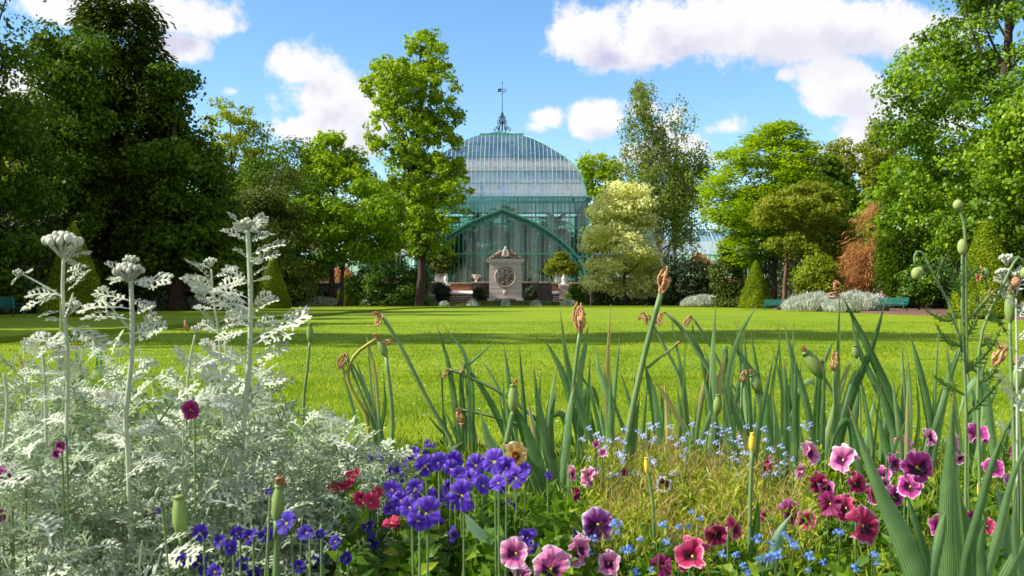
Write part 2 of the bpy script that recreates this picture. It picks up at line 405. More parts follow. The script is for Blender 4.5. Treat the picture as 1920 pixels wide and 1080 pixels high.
# roundel
MZ = CH + (HY - 519) / FPX * FY; MR = 1.03
b = B(); n = 40
prof = [(MR*0.86, 0.0), (MR*0.88, -0.10), (MR*0.94, -0.15), (MR*1.0, -0.10), (MR*1.02, 0.0)]
V = []; F = []
for (r, d) in prof:
    for k in range(n): a = 2*math.pi*k/n; V.append((FX + r*math.cos(a), FY + d, MZ + r*math.sin(a)))
for q in range(len(prof)-1):
    for k in range(n): F.append((q*n+k, (q+1)*n+k, (q+1)*n+(k+1) % n, q*n+(k+1) % n))
b.raw(V, F); part('roundel_frame', b, M['stone_old'], fm, smooth=True)
b = B(); V = []; F = []; nr, na = 26, 72
rg = random.Random(21); lumps = []
for q in range(120):
    a = rg.uniform(0, 6.28); rr_ = math.sqrt(rg.random())*0.72
    lumps.append((rr_*math.cos(a)*MR, rr_*math.sin(a)*MR - 0.05, rg.uniform(0.035, 0.10), rg.uniform(0.15, 1.0)*0.2, rg.uniform(0, 3.14), rg.uniform(1.2, 4.2)))
for i in range(nr+1):
    for k in range(na):
        r = MR*0.87*i/nr; a = 2*math.pi*k/na; x, zz = r*math.cos(a), r*math.sin(a)
        h = 0
        for (lx, lz, lr, lh, la, el) in lumps:
            dx, dz = x-lx, zz-lz; u = (dx*math.cos(la)+dz*math.sin(la))/el; v = -dx*math.sin(la)+dz*math.cos(la)
            d2 = (u*u+v*v)/(lr*lr)
            if d2 < 1: h = max(h, lh*math.sqrt(1-d2))
        V.append((FX+x, FY + 0.07 - h, MZ+zz))
for i in range(nr):
    for k in range(na): F.append((i*na+k, (i+1)*na+k, (i+1)*na+(k+1) % na, i*na+(k+1) % na))
b.raw(V, F); part('carved_relief', b, M['stone_brown'], fm, smooth=True)
b = B(); b.blob((FX-0.05, FY-0.08, 1.25), (0.2, 0.16, 0.2), 10, 8, 0.1, rg); b.blob((FX-0.05, FY-0.2, 1.18), (0.07, 0.1, 0.05), 8, 6); b.tube([(FX-0.22, FY-0.05, 1.42), (FX-0.05, FY-0.1, 1.48), (FX+0.12, FY-0.05, 1.42)], 0.06, 6)
part('spout_mask', b, M['stone_old'], fm, smooth=True)
b = B(); prof = [(0.2, 0.0), (0.32, 0.1), (0.75, 0.4), (0.98, 0.62), (1.02, 0.70), (0.92, 0.70), (0.7, 0.5)]; b.lathe(prof, (FX, FY-0.35, 0.0), 28); part('basin', b, M['stone_old'], fm, smooth=True)
# piers and urns on either side
for px, where in ((893, 'left'), (1001, 'right')):
    X = (px-960)/FPX*92.4
    p_ = thing('stone_pier', f'dark stone pier just {where} of the carved fountain wall', 'pier', (X, 92.4, 0), group='piers beside the fountain')
    b = B(); b.box((X-0.34, 92.05, 0), (X+0.34, 92.75, 2.2)); part('shaft', b, M['stone_dark'], p_)
    b = B(); b.box((X-0.42, 91.97, 2.21), (X+0.42, 92.83, 2.34)); part('cap', b, M['stone_old'], p_)
    u_ = thing('garden_urn', f'small pale stone urn on the pier {where} of the fountain', 'urn', (X, 92.4, 2.34), group='urns on the piers')
    b = B(); b.lathe([(0.17, 0), (0.17, 0.05), (0.07, 0.1), (0.07, 0.2), (0.2, 0.3), (0.27, 0.42), (0.24, 0.56), (0.33, 0.66), (0.33, 0.7), (0.25, 0.7)], (X, 92.4, 2.34), 16); part('bowl', b, M['stone'], u_, smooth=True)
    b = B()
    for s in (-1, 1): b.tube([(X+s*0.25, 92.4, 2.34+0.4), (X+s*0.4, 92.4, 2.34+0.52), (X+s*0.38, 92.4, 2.34+0.7), (X+s*0.28, 92.4, 2.34+0.66)], 0.04, 6)
    part('handles', b, M['stone'], u_, smooth=True)
for px, where, w in ((836, 'left', 0.36), (1057, 'right', 0.42)):
    X = (px-960)/FPX*91.6
    p_ = thing('stone_pier', f'pale topped stone post at the outer side of the {where} stairs', 'pier', (X, 91.6, 0), group='posts at the outer ends of the stairs')
    b = B(); b.box((X-w, 91.2, 0), (X+w, 92.0, 1.95)); part('shaft', b, M['stone_old'] if where == 'right' else M['stone_dark'], p_)
    b = B(); b.box((X-w-.07, 91.13, 1.96), (X+w+.07, 92.07, 2.1)); part('cap', b, M['white_stone'], p_)
    f_ = thing('stone_finial', f'small white carved finial on the {where} outer post', 'finial', (X, 91.6, 2.1), group='finials on the outer posts')
    b = B(); b.lathe([(0.28, 0), (0.3, 0.06), (0.16, 0.16), (0.12, 0.3), (0.2, 0.42), (0.22, 0.55), (0.12, 0.72), (0.05, 0.8), (0.09, 0.88), (0.02, 0.96)], (X, 91.6, 2.1), 14); part('carved_body', b, M['white_stone'], f_, smooth=True)

# ------------------------------------------------------------------ the domed glasshouse
def glass_mat(name, tint, refl, film, filmc, rough):
    m, t, o = base_mat(name)
    g = t.add('ShaderNodeNewGeometry'); tc = t.add('ShaderNodeTexCoord').outputs['Object']
    tr = t.add('ShaderNodeBsdfTransparent'); tr.inputs[0].default_value = (*tint, 1)
    gl = t.add('ShaderNodeBsdfGlossy'); gl.inputs['Roughness'].default_value = rough; gl.inputs[0].default_value = (0.92, 0.95, 1.0, 1)
    b = t.add('ShaderNodeBump'); b.inputs['Strength'].default_value = 0.25; b.inputs['Distance'].default_value = 0.03
    t.l.new(t.noise(1.3, tc, 2), b.inputs['Height']); t.l.new(b.outputs[0], gl.inputs['Normal'])
    df = t.add('ShaderNodeBsdfDiffuse'); df.inputs[0].default_value = (*filmc, 1)
    fr = t.add('ShaderNodeFresnel'); fr.inputs[0].default_value = 1.5
    f = t.math('ADD', refl, t.math('MULTIPLY', fr.outputs[0], 0.8), clamp=True)
    f = t.math('ADD', f, t.math('MULTIPLY', t.math('SUBTRACT', g.outputs['Random Per Island'], 0.5), 0.16), clamp=True)
    m1 = t.add('ShaderNodeMixShader'); t.put(m1.inputs[0], f); t.l.new(tr.outputs[0], m1.inputs[1]); t.l.new(gl.outputs[0], m1.inputs[2])
    m2 = t.add('ShaderNodeMixShader')
    dirt = t.math('MULTIPLY', t.ss(t.noise(0.5, tc, 5, 0.6), 0.3, 0.75), film)
    t.put(m2.inputs[0], dirt); t.l.new(m1.outputs[0], m2.inputs[1]); t.l.new(df.outputs[0], m2.inputs[2])
    t.l.new(m2.outputs[0], o.inputs[0]); return m
M['glass_roof'] = glass_mat('roof_glass', (0.42, 0.52, 0.52), 0.40, 0.22, (0.36, 0.42, 0.43), 0.17)
M['glass_wall'] = glass_mat('wall_glass', (0.44, 0.62, 0.53), 0.03, 0.05, (0.12, 0.22, 0.18), 0.10)

GX, GY0 = -1.17, 104.0
pix = [(161,370),(160.5,361),(158,352),(155.5,343),(151,332),(145,321),(138,311),(130,302),(119,293),(107,284.5),(93,276.5),(80,269),(67,262.5),(55,257.5),(43,253.5),(22,249),(0,246)]
Rb = 161 * GY0 / FPX
prof = []
for p, y in pix:
    w = p * (GY0 + Rb) / (FPX + p); prof.append((w, CH + (HY - y) / FPX * (GY0 + Rb - w)))
def fine_profile(p, k):
    out = []; n = len(p)
    for i in range(n-1):
        p0 = p[i-1] if i else (2*p[0][0]-p[1][0], 2*p[0][1]-p[1][1]); p1, p2 = p[i], p[i+1]; p3 = p[i+2] if i+2 < n else p[i+1]
        for s in range(k):
            f = s/k; out.append(tuple(0.5*(2*p1[q] + (p2[q]-p0[q])*f + (2*p0[q]-5*p1[q]+4*p2[q]-p3[q])*f*f + (3*p1[q]-3*p2[q]+p3[q]-p0[q])*f**3) for q in (0, 1)))
    return out + [p[-1]]
# smooth the hand-read profile a little, then refine it
for _ in range(1): prof = [prof[0]] + [tuple(.25*prof[i-1][q]+.5*prof[i][q]+.25*prof[i+1][q] for q in (0, 1)) for i in range(1, len(prof)-1)] + [prof[-1]]
prof = fine_profile(prof, 3)
prof_w = [a for a, _ in prof]; prof_z = [c for _, c in prof]
GC = Vector((GX, GY0 + Rb, 0))
def w_at(z): return float(np.interp(z, prof_z, prof_w))
def z_at(w): return float(np.interp(-w, [-a for a in prof_w], prof_z))
gh = thing('glasshouse', 'large domed Victorian glasshouse with teal iron frame and tall finial', 'glasshouse', GC)
tiers = [0, 9, 15, 24, 33, 42, 48]       # profile indices where the roof rails run
NB = 40; dx = 2*Rb/NB; ZC = prof_z[0]
rg = random.Random(5)
def rotz(p, k):
    x, y, z = p
    for _ in range(k): x, y = -y, x
    return (x, y, z)
def addb(b, V, F, k): b.raw([rotz(p, k) for p in V], F)
for k in range(4):
    # glass, one part per bay and tier, its narrow panes slightly out of true
    for ti in range(len(tiers)-1):
        for bay in range(10):
            b = B(); cnt = 0
            for j in range(4):
                x0 = -Rb + (bay*4+j)*dx + 0.02; x1 = x0 + dx - 0.04
                tilt = rg.uniform(-0.009, 0.009); tl2 = rg.uniform(-0.002, 0.002)
                for i in range(tiers[ti], tiers[ti+1]):
                    (w0, z0), (w1, z1) = prof[i], prof[i+1]
                    c = lambda x, w: max(-w, min(w, x))
                    q = [(c(x0, w0), -w0, z0), (c(x1, w0), -w0 - tilt, z0), (c(x1, w1), -w1 - tilt + tl2, z1), (c(x0, w1), -w1 + tl2, z1)]
                    if abs(q[0][0]-q[1][0]) < 1e-4: continue
                    if abs(q[2][0]-q[3][0]) < 1e-4: V, F = q[:3], [(0, 1, 2)]
                    else: V, F = q, [(0, 1, 2, 3)]
                    addb(b, V, F, k); cnt += 1
            if cnt: part('roof_pane', b, M['glass_roof'], gh, world=False)
    # bars
    b = B(); bm_ = B()
    for j in range(NB+1):
        x = -Rb + j*dx; ax = abs(x)
        pts = [(x, -(w), z) for (w, z) in prof if w > ax + 1e-3]
        if ax < Rb - 0.01:
            pts.append((x, -ax if ax > 0.02 else 0, z_at(ax)))
        if len(pts) < 2: continue
        rad = 0.05 if j % 4 == 0 else 0.034
        pts = [rotz((p[0], p[1]-0.03, p[2]+0.015), k) for p in pts]
        (bm_ if j % 4 == 0 else b).tube(pts, rad, 4)
    part('glazing_bars', b, M['teal_pale'], gh, kind='stuff', world=False)
    part('roof_ribs', bm_, M['teal_pale'], gh, kind='stuff', world=False)
    for i in (9, 15, 24, 33, 42):
        w, z = prof[i]
        b = B(); b.tube([rotz((-w-.02, -w-.04, z), k), rotz((w+.02, -w-.04, z), k)], 0.05 if i in (15, 24) else 0.035, 4); part('roof_rail', b, M['teal'], gh, world=False)
    # hip
    b = B(); b.tube([rotz((w, -w, z), k) for (w, z) in prof], 0.07, 6); part('hip_rib', b, M['teal'], gh, world=False)
    # cornice with brackets
    b = B()
    b.raw([rotz(p, k) for p in ((-Rb-.42,-Rb-.42,ZC-.08),(Rb+.42,-Rb-.42,ZC-.08),(Rb,-Rb,ZC-.08),(-Rb,-Rb,ZC-.08),(-Rb-.42,-Rb-.42,ZC+.10),(Rb+.42,-Rb-.42,ZC+.10),(Rb,-Rb,ZC+.10),(-Rb,-Rb,ZC+.10))], [(0,3,2,1),(4,5,6,7),(0,1,5,4)])
    part('cornice', b, M['teal'], gh, world=False)
    b = B(); V = [rotz(p, k) for p in ((-Rb-.02,-Rb-.10,ZC-.62),(Rb+.02,-Rb-.10,ZC-.62),(Rb+.02,-Rb+.02,ZC-.62),(-Rb-.02,-Rb+.02,ZC-.62),(-Rb-.02,-Rb-.10,ZC-.42),(Rb+.02,-Rb-.10,ZC-.42),(Rb+.02,-Rb+.02,ZC-.42),(-Rb-.02,-Rb+.02,ZC-.42))]
    b.raw(V, [(0,3,2,1),(4,5,6,7),(0,1,5,4),(1,2,6,5),(2,3,7,6),(3,0,4,7)]); part('frieze_rail', b, M['teal'], gh, world=False)
    b = B()
    for j in range(41):
        x = -Rb + j*dx
        b.tube([rotz((x, -Rb-.04, ZC-.42), k), rotz((x, -Rb-.12, ZC-.2), k), rotz((x, -Rb-.34, ZC-.1), k)], 0.035, 4)
    part('cornice_brackets', b, M['teal'], gh, kind='stuff', world=False)
    # walls: bays between mullions, three tiers
    zt = [TZ + 0.9, 5.35, 8.43, ZC - 0.62]
    for bay in range(10):
        for ti in range(3):
            if k == 0 and ti == 0 and 0 < bay < 9: continue       # open into the porch
            b = B()
            for j in range(4):
                x0 = -Rb + (bay*4+j)*dx + 0.02; x1 = x0 + dx - 0.04; t1 = rg.uniform(-.01, .01)
                addb(b, [(x0, -Rb, zt[ti]), (x1, -Rb+t1, zt[ti]), (x1, -Rb+t1, zt[ti+1]), (x0, -Rb, zt[ti+1])], [(0, 1, 2, 3)], k)
            part('wall_pane', b, M['glass_wall'], gh, world=False)
    b = B()
    for j in range(NB+1):
        x = -Rb + j*dx
        if j % 4 == 0:
            mb = B(); mb.tube([rotz((x, -Rb-.03, TZ), k), rotz((x, -Rb-.03, ZC-.4), k)], 0.10 if j % 40 else 0.16, 4); part('mullion', mb, M['teal'], gh, world=False)
        else: b.tube([rotz((x, -Rb-.02, TZ+.9), k), rotz((x, -Rb-.02, ZC-.6), k)], 0.034, 4)
    part('glazing_bars', b, M['teal_mid'], gh, kind='stuff', world=False)
    for z in (5.35, 8.43):
        b = B(); b.tube([rotz((-Rb, -Rb-.05, z), k), rotz((Rb, -Rb-.05, z), k)], 0.07, 4); part('transom', b, M['teal'], gh, world=False)
    b = B()
    for s in ((-Rb, Rb),):
        V = [rotz(p, k) for p in ((-Rb,-Rb-.06,TZ),(Rb,-Rb-.06,TZ),(Rb,-Rb+.12,TZ),(-Rb,-Rb+.12,TZ),(-Rb,-Rb-.06,TZ+.9),(Rb,-Rb-.06,TZ+.9),(Rb,-Rb+.12,TZ+.9),(-Rb,-Rb+.12,TZ+.9))]
        if k: b.raw(V, [(0,3,2,1),(4,5,6,7),(0,1,5,4),(1,2,6,5),(2,3,7,6),(3,0,4,7)])
    if k: part('plinth_wall', b, M['brick'], gh, world=False)
# lantern cap
w5 = prof[42][0] + 0.06; z5 = prof[42][1]
b = B()
b.raw([(-w5,-w5,z5+.06),(w5,-w5,z5+.06),(w5,w5,z5+.06),(-w5,w5,z5+.06),(-w5,-w5,z5+.24),(w5,-w5,z5+.24),(w5,w5,z5+.24),(-w5,w5,z5+.24)], [(0,1,5,4),(1,2,6,5),(2,3,7,6),(3,0,4,7)])
part('lantern_eave', b, M['teal'], gh, world=False)
# finial: scrolled base, mast, vane
AZ = prof_z[-1]
b = B()
for q in range(6):
    a = q*math.pi/3
    f = lambda r, z: (r*math.cos(a), r*math.sin(a), AZ + z)
    b.tube([f(0.95, 0.0), f(1.0, 0.35), f(0.7, 0.55), f(0.55, 0.4), f(0.62, 0.25)], 0.04, 5)
    b.tube([f(0.9, 0.05), f(0.42, 0.9), f(0.34, 1.5), f(0.1, 2.1)], 0.045, 5)
    b.tube([f(0.42, 0.9), f(0.62, 1.1), f(0.55, 1.35), f(0.36, 1.3)], 0.035, 5)
    b.tube([f(0.34, 1.5), f(0.48, 1.65), f(0.36, 1.85), f(0.2, 1.75)], 0.03, 5)
part('scroll_base', b, M['iron'], gh, smooth=True, world=False)
b = B(); b.tube([(0,0,AZ), (0,0,AZ+1.3), (0,0,AZ+2.2), (0,0,AZ+6.0)], [0.10, 0.09, 0.055, 0.03], 6)
b.blob((0,0,AZ+2.15), (0.16,0.16,0.2)); b.blob((0,0,AZ+1.1), (0.18,0.18,0.3)); b.blob((0,0,AZ+4.55), 0.09); b.blob((0,0,AZ+5.9), (0.06,0.06,0.16))
part('mast', b, M['iron'], gh, smooth=True, world=False)
b = B()
b.box((-0.55,-0.02,AZ+4.78), (0.52,0.02,AZ+4.86)); b.box((-0.3,-0.02,AZ+5.03), (0.5,0.02,AZ+5.10)); b.box((-0.50,-0.02,AZ+4.88), (-0.12,0.02,AZ+5.16))
b.raw([(-0.55,-.02,AZ+4.78), (-0.42,-.02,AZ+4.62), (-0.42,-.02,AZ+4.78)], [(0,1,2)])
part('weather_vane', b, M['iron'], gh, world=False)

# porch: pointed arch gable in front of the dome
PY = 98.0; PX = (941-960)/FPX*PY
arch_px = [(0,392),(34.6,405.5),(65,418.7),(100,441),(118,456),(130.4,467.6),(144.6,484),(153,500),(157,516),(159,533)]
arch = [(a*PY/FPX, CH + (HY-y)/FPX*PY) for a, y in arch_px]
AW = [a for a, _ in arch]; AZs = [z for _, z in arch]
def arch_z(x): return float(np.interp(abs(x), AW, AZs))
po = thing('glass_porch', 'teal framed glass entrance hall with broad pointed arch gable', 'porch', (PX, PY, 0))
half = AW[-1]; pb = 32.2*PY/FPX; nbay = 5
b = B(); b.box((-half, -.12, TZ-.3), (half, .1, TZ+.02)); part('sill', b, M['stone_dark'], po, world=False)
zt = [TZ+0.02, 5.35, 8.43, 12]
for bay in range(-nbay, nbay):
    for ti in range(3):
        b = B(); cnt = 0
        for j in range(4):
            x0 = bay*pb + j*pb/4 + .02; x1 = x0 + pb/4 - .04; t1 = rg.uniform(-.012, .012)
            x0 = max(-half, min(half, x0)); x1 = max(-half, min(half, x1))
            za, zb = min(zt[ti+1], arch_z(x0)), min(zt[ti+1], arch_z(x1))
            if x1 - x0 < .02 or max(za, zb) < zt[ti] + .05: continue
            b.raw([(x0, 0, zt[ti]), (x1, t1, zt[ti]), (x1, t1, max(zb, zt[ti]+.01)), (x0, 0, max(za, zt[ti]+.01))], [(0,1,2,3)]); cnt += 1
        if cnt: part('wall_pane', b, M['glass_wall'], po, world=False)
b = B()
for j in range(-20, 21):
    x = j*pb/4
    if abs(x) > half-.1: continue
    if j % 4 == 0:
        mb = B(); mb.tube([(x, -.03, TZ), (x, -.03, arch_z(x))], 0.085, 4); part('mullion', mb, M['teal'], po, world=False)
    else: b.tube([(x, -.02, TZ), (x, -.02, arch_z(x)-.1)], 0.034, 4)
part('glazing_bars', b, M['teal_mid'], po, kind='stuff', world=False)
def band(b, o0, o1, y0, y1):
    """a box section following the arch, from offset o0 inwards to o1"""
    pts = []
    full = [(-a, z) for a, z in reversed(arch)] + arch[1:]
    fine = []
    for i in range(len(full)-1):
        for s in range(4):
            u = s/4; fine.append((full[i][0]*(1-u)+full[i+1][0]*u, full[i][1]*(1-u)+full[i+1][1]*u))
    fine.append(full[-1]); V = []; F = []
    for i, (x, z) in enumerate(fine):
        a = Vector(fine[max(i-1, 0)]); c = Vector(fine[min(i+1, len(fine)-1)]); tng = (c-a).normalized(); nr = Vector((-tng.y, tng.x))
        if abs(x) < 1e-6: nr = Vector((0, 1))
        for (o, y) in ((o0, y0), (o1, y0), (o1, y1), (o0, y1)): V.append((x+nr.x*o, y, z+nr.y*o))
    for i in range(len(fine)-1):
        for q in range(4): F.append((i*4+q, (i+1)*4+q, (i+1)*4+(q+1) % 4, i*4+(q+1) % 4))
    b.raw(V, F)
b = B(); band(b, 0.06, -0.10, -0.40, 0.08); part('arch_outer_rail', b, M['teal'], po, world=False)
b = B(); band(b, -0.44, -0.54, -0.14, 0.06); part('arch_inner_rail', b, M['teal'], po, world=False)
b = B(); band(b, -0.17, -0.43, -0.02, 0.04); part('arch_web', b, M['teal_dark'], po, world=False)
for z in (5.35, 8.43):
    wz = float(np.interp(-z, [-q for q in AZs], AW))
    b = B(); b.box((-wz+.05, -.10, z-.07), (wz-.05, .03, z+.07)); part('transom', b, M['teal'], po, world=False)
# vault of the porch running back to the dome
for i in range(len(arch)-1):
    for s in (-1, 1):
        (x0, z0), (x1, z1) = arch[i], arch[i+1]
        for j in range(3):
            ya, yb = 0.06 + j*1.98, 0.04 + (j+1)*1.98
            b = B(); b.raw([(s*x0, ya, z0), (s*x1, ya, z1), (s*x1, yb, z1), (s*x0, yb, z0)], [(0,1,2,3)]); part('vault_pane', b, M['glass_roof'], po, world=False)
b = B()
for (x, z) in arch:
    for s in (-1, 1): b.tube([(s*x, 0.05, z+.02), (s*x, 6.0, z+.02)], 0.04, 4)
part('vault_rails', b, M['teal_pale'], po, kind='stuff', world=False)

# long low glasshouses on either side
for s, nm in ((-1, 'left'), (1, 'right')):
    x0 = GX + s*(Rb + 0.6); LEN = 42; Y1, Y2 = 106.0, 118.0; n = 24
    sg = thing('side_glasshouse', f'long lower glasshouse range running off {nm} of the dome behind the trees', 'glasshouse', (x0, Y1, 0), group='side wings of the glasshouse')
    sec = [(0.0, TZ+0.8), (0.0, 5.6), (1.2, 7.2), (3.2, 8.3), (6.0, 8.9), (8.8, 8.3), (10.8, 7.2), (12.0, 5.6), (12.0, TZ+.8)]
    bw_ = B(); bw_.box(tuple(map(min, zip((x0, Y1, TZ), (x0+s*LEN, Y1, TZ)))), (max(x0, x0+s*LEN), Y1+.25, TZ+.8)); part('plinth_wall', bw_, M['brick'], sg)
    bars = B()
    for i in range(n+1):
        x = x0 + s*i*LEN/n
        mb = B(); mb.tube([(x, Y1+y, z) for y, z in sec], 0.07, 4); part('rib', mb, M['teal_pale'], sg)
        if i < n:
            for q in range(len(sec)-1):
                b = B(); (ya, za), (yb, zb) = sec[q], sec[q+1]
                xa, xb = x + s*.05, x + s*(LEN/n-.05)
                b.raw([(xa, Y1+ya, za), (xb, Y1+ya, za), (xb, Y1+yb, zb), (xa, Y1+yb, zb)], [(0,1,2,3)])
                if q < 5: part('pane', b, M['glass_roof'] if q else M['glass_wall'], sg)
            for j in range(1, 4):
                xx = x + s*j*LEN/n/4; bars.tube([(xx, Y1+y-.02, z) for y, z in sec[:6]], 0.025, 4)
    part('glazing_bars', bars, M['teal_pale'], sg, kind='stuff')
    for (y, z) in (sec[1], sec[3], sec[4]):
        b = B(); b.tube([(x0, Y1+y-.03, z), (x0+s*LEN, Y1+y-.03, z)], 0.09, 4); part('rail', b, M['teal'], sg)

# benches along the lawn
def make_bench(label, loc, rz):
    t = thing('garden_bench', label, 'bench', loc, rz, group='teal garden benches')
    for i in range(4):
        b = B(); b.box((-.9, -.25+i*.12, .42), (.9, -.25+i*.12+.09, .45)); part('seat_slat', b, M['bench_teal'], t, world=False)
    for i in range(5):
        b = B(); b.box((-.9, .25+i*.02, .5+i*.1), (.9, .28+i*.02, .5+i*.1+.075)); part('back_slat', b, M['bench_teal'], t, world=False)
    for x in (-.8, .8):
        b = B(); b.tube([(x, -.24, 0), (x, -.24, .42)], .03, 5); part('leg', b, M['bench_teal'], t, world=False)
        b = B(); b.tube([(x, .3, 0), (x, .24, .42), (x, .36, 1.0)], .03, 5); part('leg', b, M['bench_teal'], t, world=False)
        b = B(); b.tube([(x, -.24, .42), (x, -.22, .62), (x, .28, .64)], .025, 5); part('arm', b, M['bench_teal'], t, world=False)
    return t
bn = make_bench('teal slatted bench between the clipped cone and the silver border', P(1456, 0, 53).xy.to_3d(), R(-28)); bn.scale = (0.8, 0.8, 0.62)
dup(bn, (P(1670, 0, 43).x, 43, 0.09), 'teal slatted bench beside the reddish bark bed', R(-42))
dup(bn, (P(2, 0, 28).x, 28, 0.085), 'dark shaded teal bench under the big conifer', R(70))
# ------------------------------------------------------------------ foliage
def leaves(C, D, N, L, W):
    """rhombic leaves: centres, long directions, normals -> V, F"""
    n = len(C)
    D = D / (np.linalg.norm(D, axis=1, keepdims=True) + 1e-9)
    S = np.cross(D, N); S /= (np.linalg.norm(S, axis=1, keepdims=True) + 1e-9)
    L = np.asarray(L).reshape(-1, 1); W = np.asarray(W).reshape(-1, 1)
    V = np.empty((n, 4, 3), np.float32)
    V[:, 0] = C - D*L/2; V[:, 1] = C + S*W/2 + D*L*0.08; V[:, 2] = C + D*L/2; V[:, 3] = C - S*W/2 + D*L*0.08
    return V.reshape(-1, 3), np.arange(n*4, dtype=np.int32).reshape(-1, 4)
def unit(rs, n):
    v = rs.normal(size=(n, 3)); return v / np.linalg.norm(v, axis=1, keepdims=True)
def clump_centres(rs, rows, n, cr, shell=0.35, depth=1.0, lobes=0.22):
    """rows: (z, xl, xr). Points spread through the solid of those half widths."""
    rows = sorted(rows); z = np.array([r[0] for r in rows]); xl = np.array([r[1] for r in rows]); xr = np.array([r[2] for r in rows])
    zz = np.linspace(z[0], z[-1], 200); w = np.interp(zz, z, (xr-xl)/2)
    cdf = np.cumsum(w**1.35 + 0.15*w.max()); cdf /= cdf[-1]
    Z = np.interp(rs.random(n), cdf, zz); A = np.interp(Z, z, (xr-xl)/2); M0 = np.interp(Z, z, (xr+xl)/2)
    th = rs.random(n)*2*np.pi; ph = rs.random(6)*6.28
    lob = 1 + lobes*(np.sin(3*th + Z*0.9 + ph[0]) * 0.5 + np.sin(5*th - Z*1.7 + ph[1])*0.3 + np.sin(Z*2.6 + ph[2])*0.4)
    A = np.maximum(A*np.minimum(lob, 1.12) - cr*0.55, 0.05)
    rho = A*np.sqrt(shell**2 + (1-shell**2)*rs.random(n)**0.6)
    return np.stack([M0 + rho*np.cos(th), rho*np.sin(th)*depth, Z], 1), np.stack([M0, np.zeros(n), Z], 1)
def crown_mesh(name, rows, mat, seed, nclump=300, per=90, cr=0.8, flat=0.7, L=0.16, W=0.11, mode='leaf', shell=0.35, depth=1.0, lobes=0.22, up=0.5, boughs=0, bspread=1.3, bflat=0.55):
    rs = np.random.RandomState(seed); per = int(per*0.8); L *= 1.1; W *= 1.1
    if boughs:                     # clumps gathered on boughs, with gaps between
        nb = max(4, nclump//boughs); CB, _ = clump_centres(rs, rows, nb, cr*1.3, shell, depth, lobes)
        bi = rs.randint(0, nb, nclump); off = unit(rs, nclump)*(cr*bspread*(0.4+0.8*rs.random(nclump)))[:, None]*np.array([1.25, 1.25, bflat])
        C = CB[bi] + off; zr = sorted(rows); zz_ = np.array([q[0] for q in zr]); C[:, 2] = np.clip(C[:, 2], zz_[0], zz_[-1]-cr*0.4)
        lo = np.interp(C[:, 2], zz_, [q[1] for q in zr])+cr*.35; hi = np.interp(C[:, 2], zz_, [q[2] for q in zr])-cr*.35
        C[:, 0] = np.clip(C[:, 0], np.minimum(lo, (lo+hi)/2), np.maximum(hi, (lo+hi)/2)); ax = np.stack([(lo+hi)/2, 0*lo, C[:, 2]], 1)
    else: C, ax = clump_centres(rs, rows, nclump, cr, shell, depth, lobes)
    r = cr*(0.55 + 0.75*rs.random(nclump))
    n = nclump*per; idx = np.repeat(np.arange(nclump), per)
    u = unit(rs, n); rad = r[idx]*(0.35 + 0.65*rs.random(n)**0.5)
    Pn = C[idx] + u*rad[:, None]*np.array([1, 1, flat])
    out = C[idx] - ax[idx]; out[:, 2] *= 0.3; out /= (np.linalg.norm(out, axis=1, keepdims=True) + 1e-6)
    rnd = unit(rs, n)
    if mode == 'leaf':
        N = u*0.5 + out*0.35 + rnd*0.75 + np.array([0, 0, up]); D = np.cross(N, unit(rs, n)) + np.array([0, 0, -0.25])
    elif mode == 'droop':      # hanging sprays
        N = out + rnd*0.6; D = out*0.35 + rnd*0.35 + np.array([0, 0, -1.0])
    elif mode == 'layer':      # level sprays reaching outwards
        N = rnd*0.45 + np.array([0, 0, 1.0]); D = out + rnd*0.6 + np.array([0, 0, -0.15])
    elif mode == 'spray':      # conifer: outward, drooping at the tip
        N = rnd*0.6 + np.array([0, 0, 0.8]); D = out*0.9 + rnd*0.5 + np.array([0, 0, -0.45])
    N /= (np.linalg.norm(N, axis=1, keepdims=True) + 1e-9)
    s = 0.65 + 0.7*rs.random(n)
    V, F = leaves(Pn, D, N, L*s, W*s)
    return mesh_np(name, V, F, mat), C
M['bark'] = plain('brown_bark', (0.035, 0.024, 0.016), (0.10, 0.07, 0.05), 5, 0.95, 0.9, 14, 0.04)
M['bark_red'] = plain('reddish_bark', (0.10, 0.05, 0.03), (0.22, 0.12, 0.075), 5, 0.95, 0.9, 14, 0.04)
M['bark_pale'] = plain('birch_bark', (0.06, 0.05, 0.045), (0.22, 0.20, 0.18), 4, 0.9, 0.5, 10, 0.02)
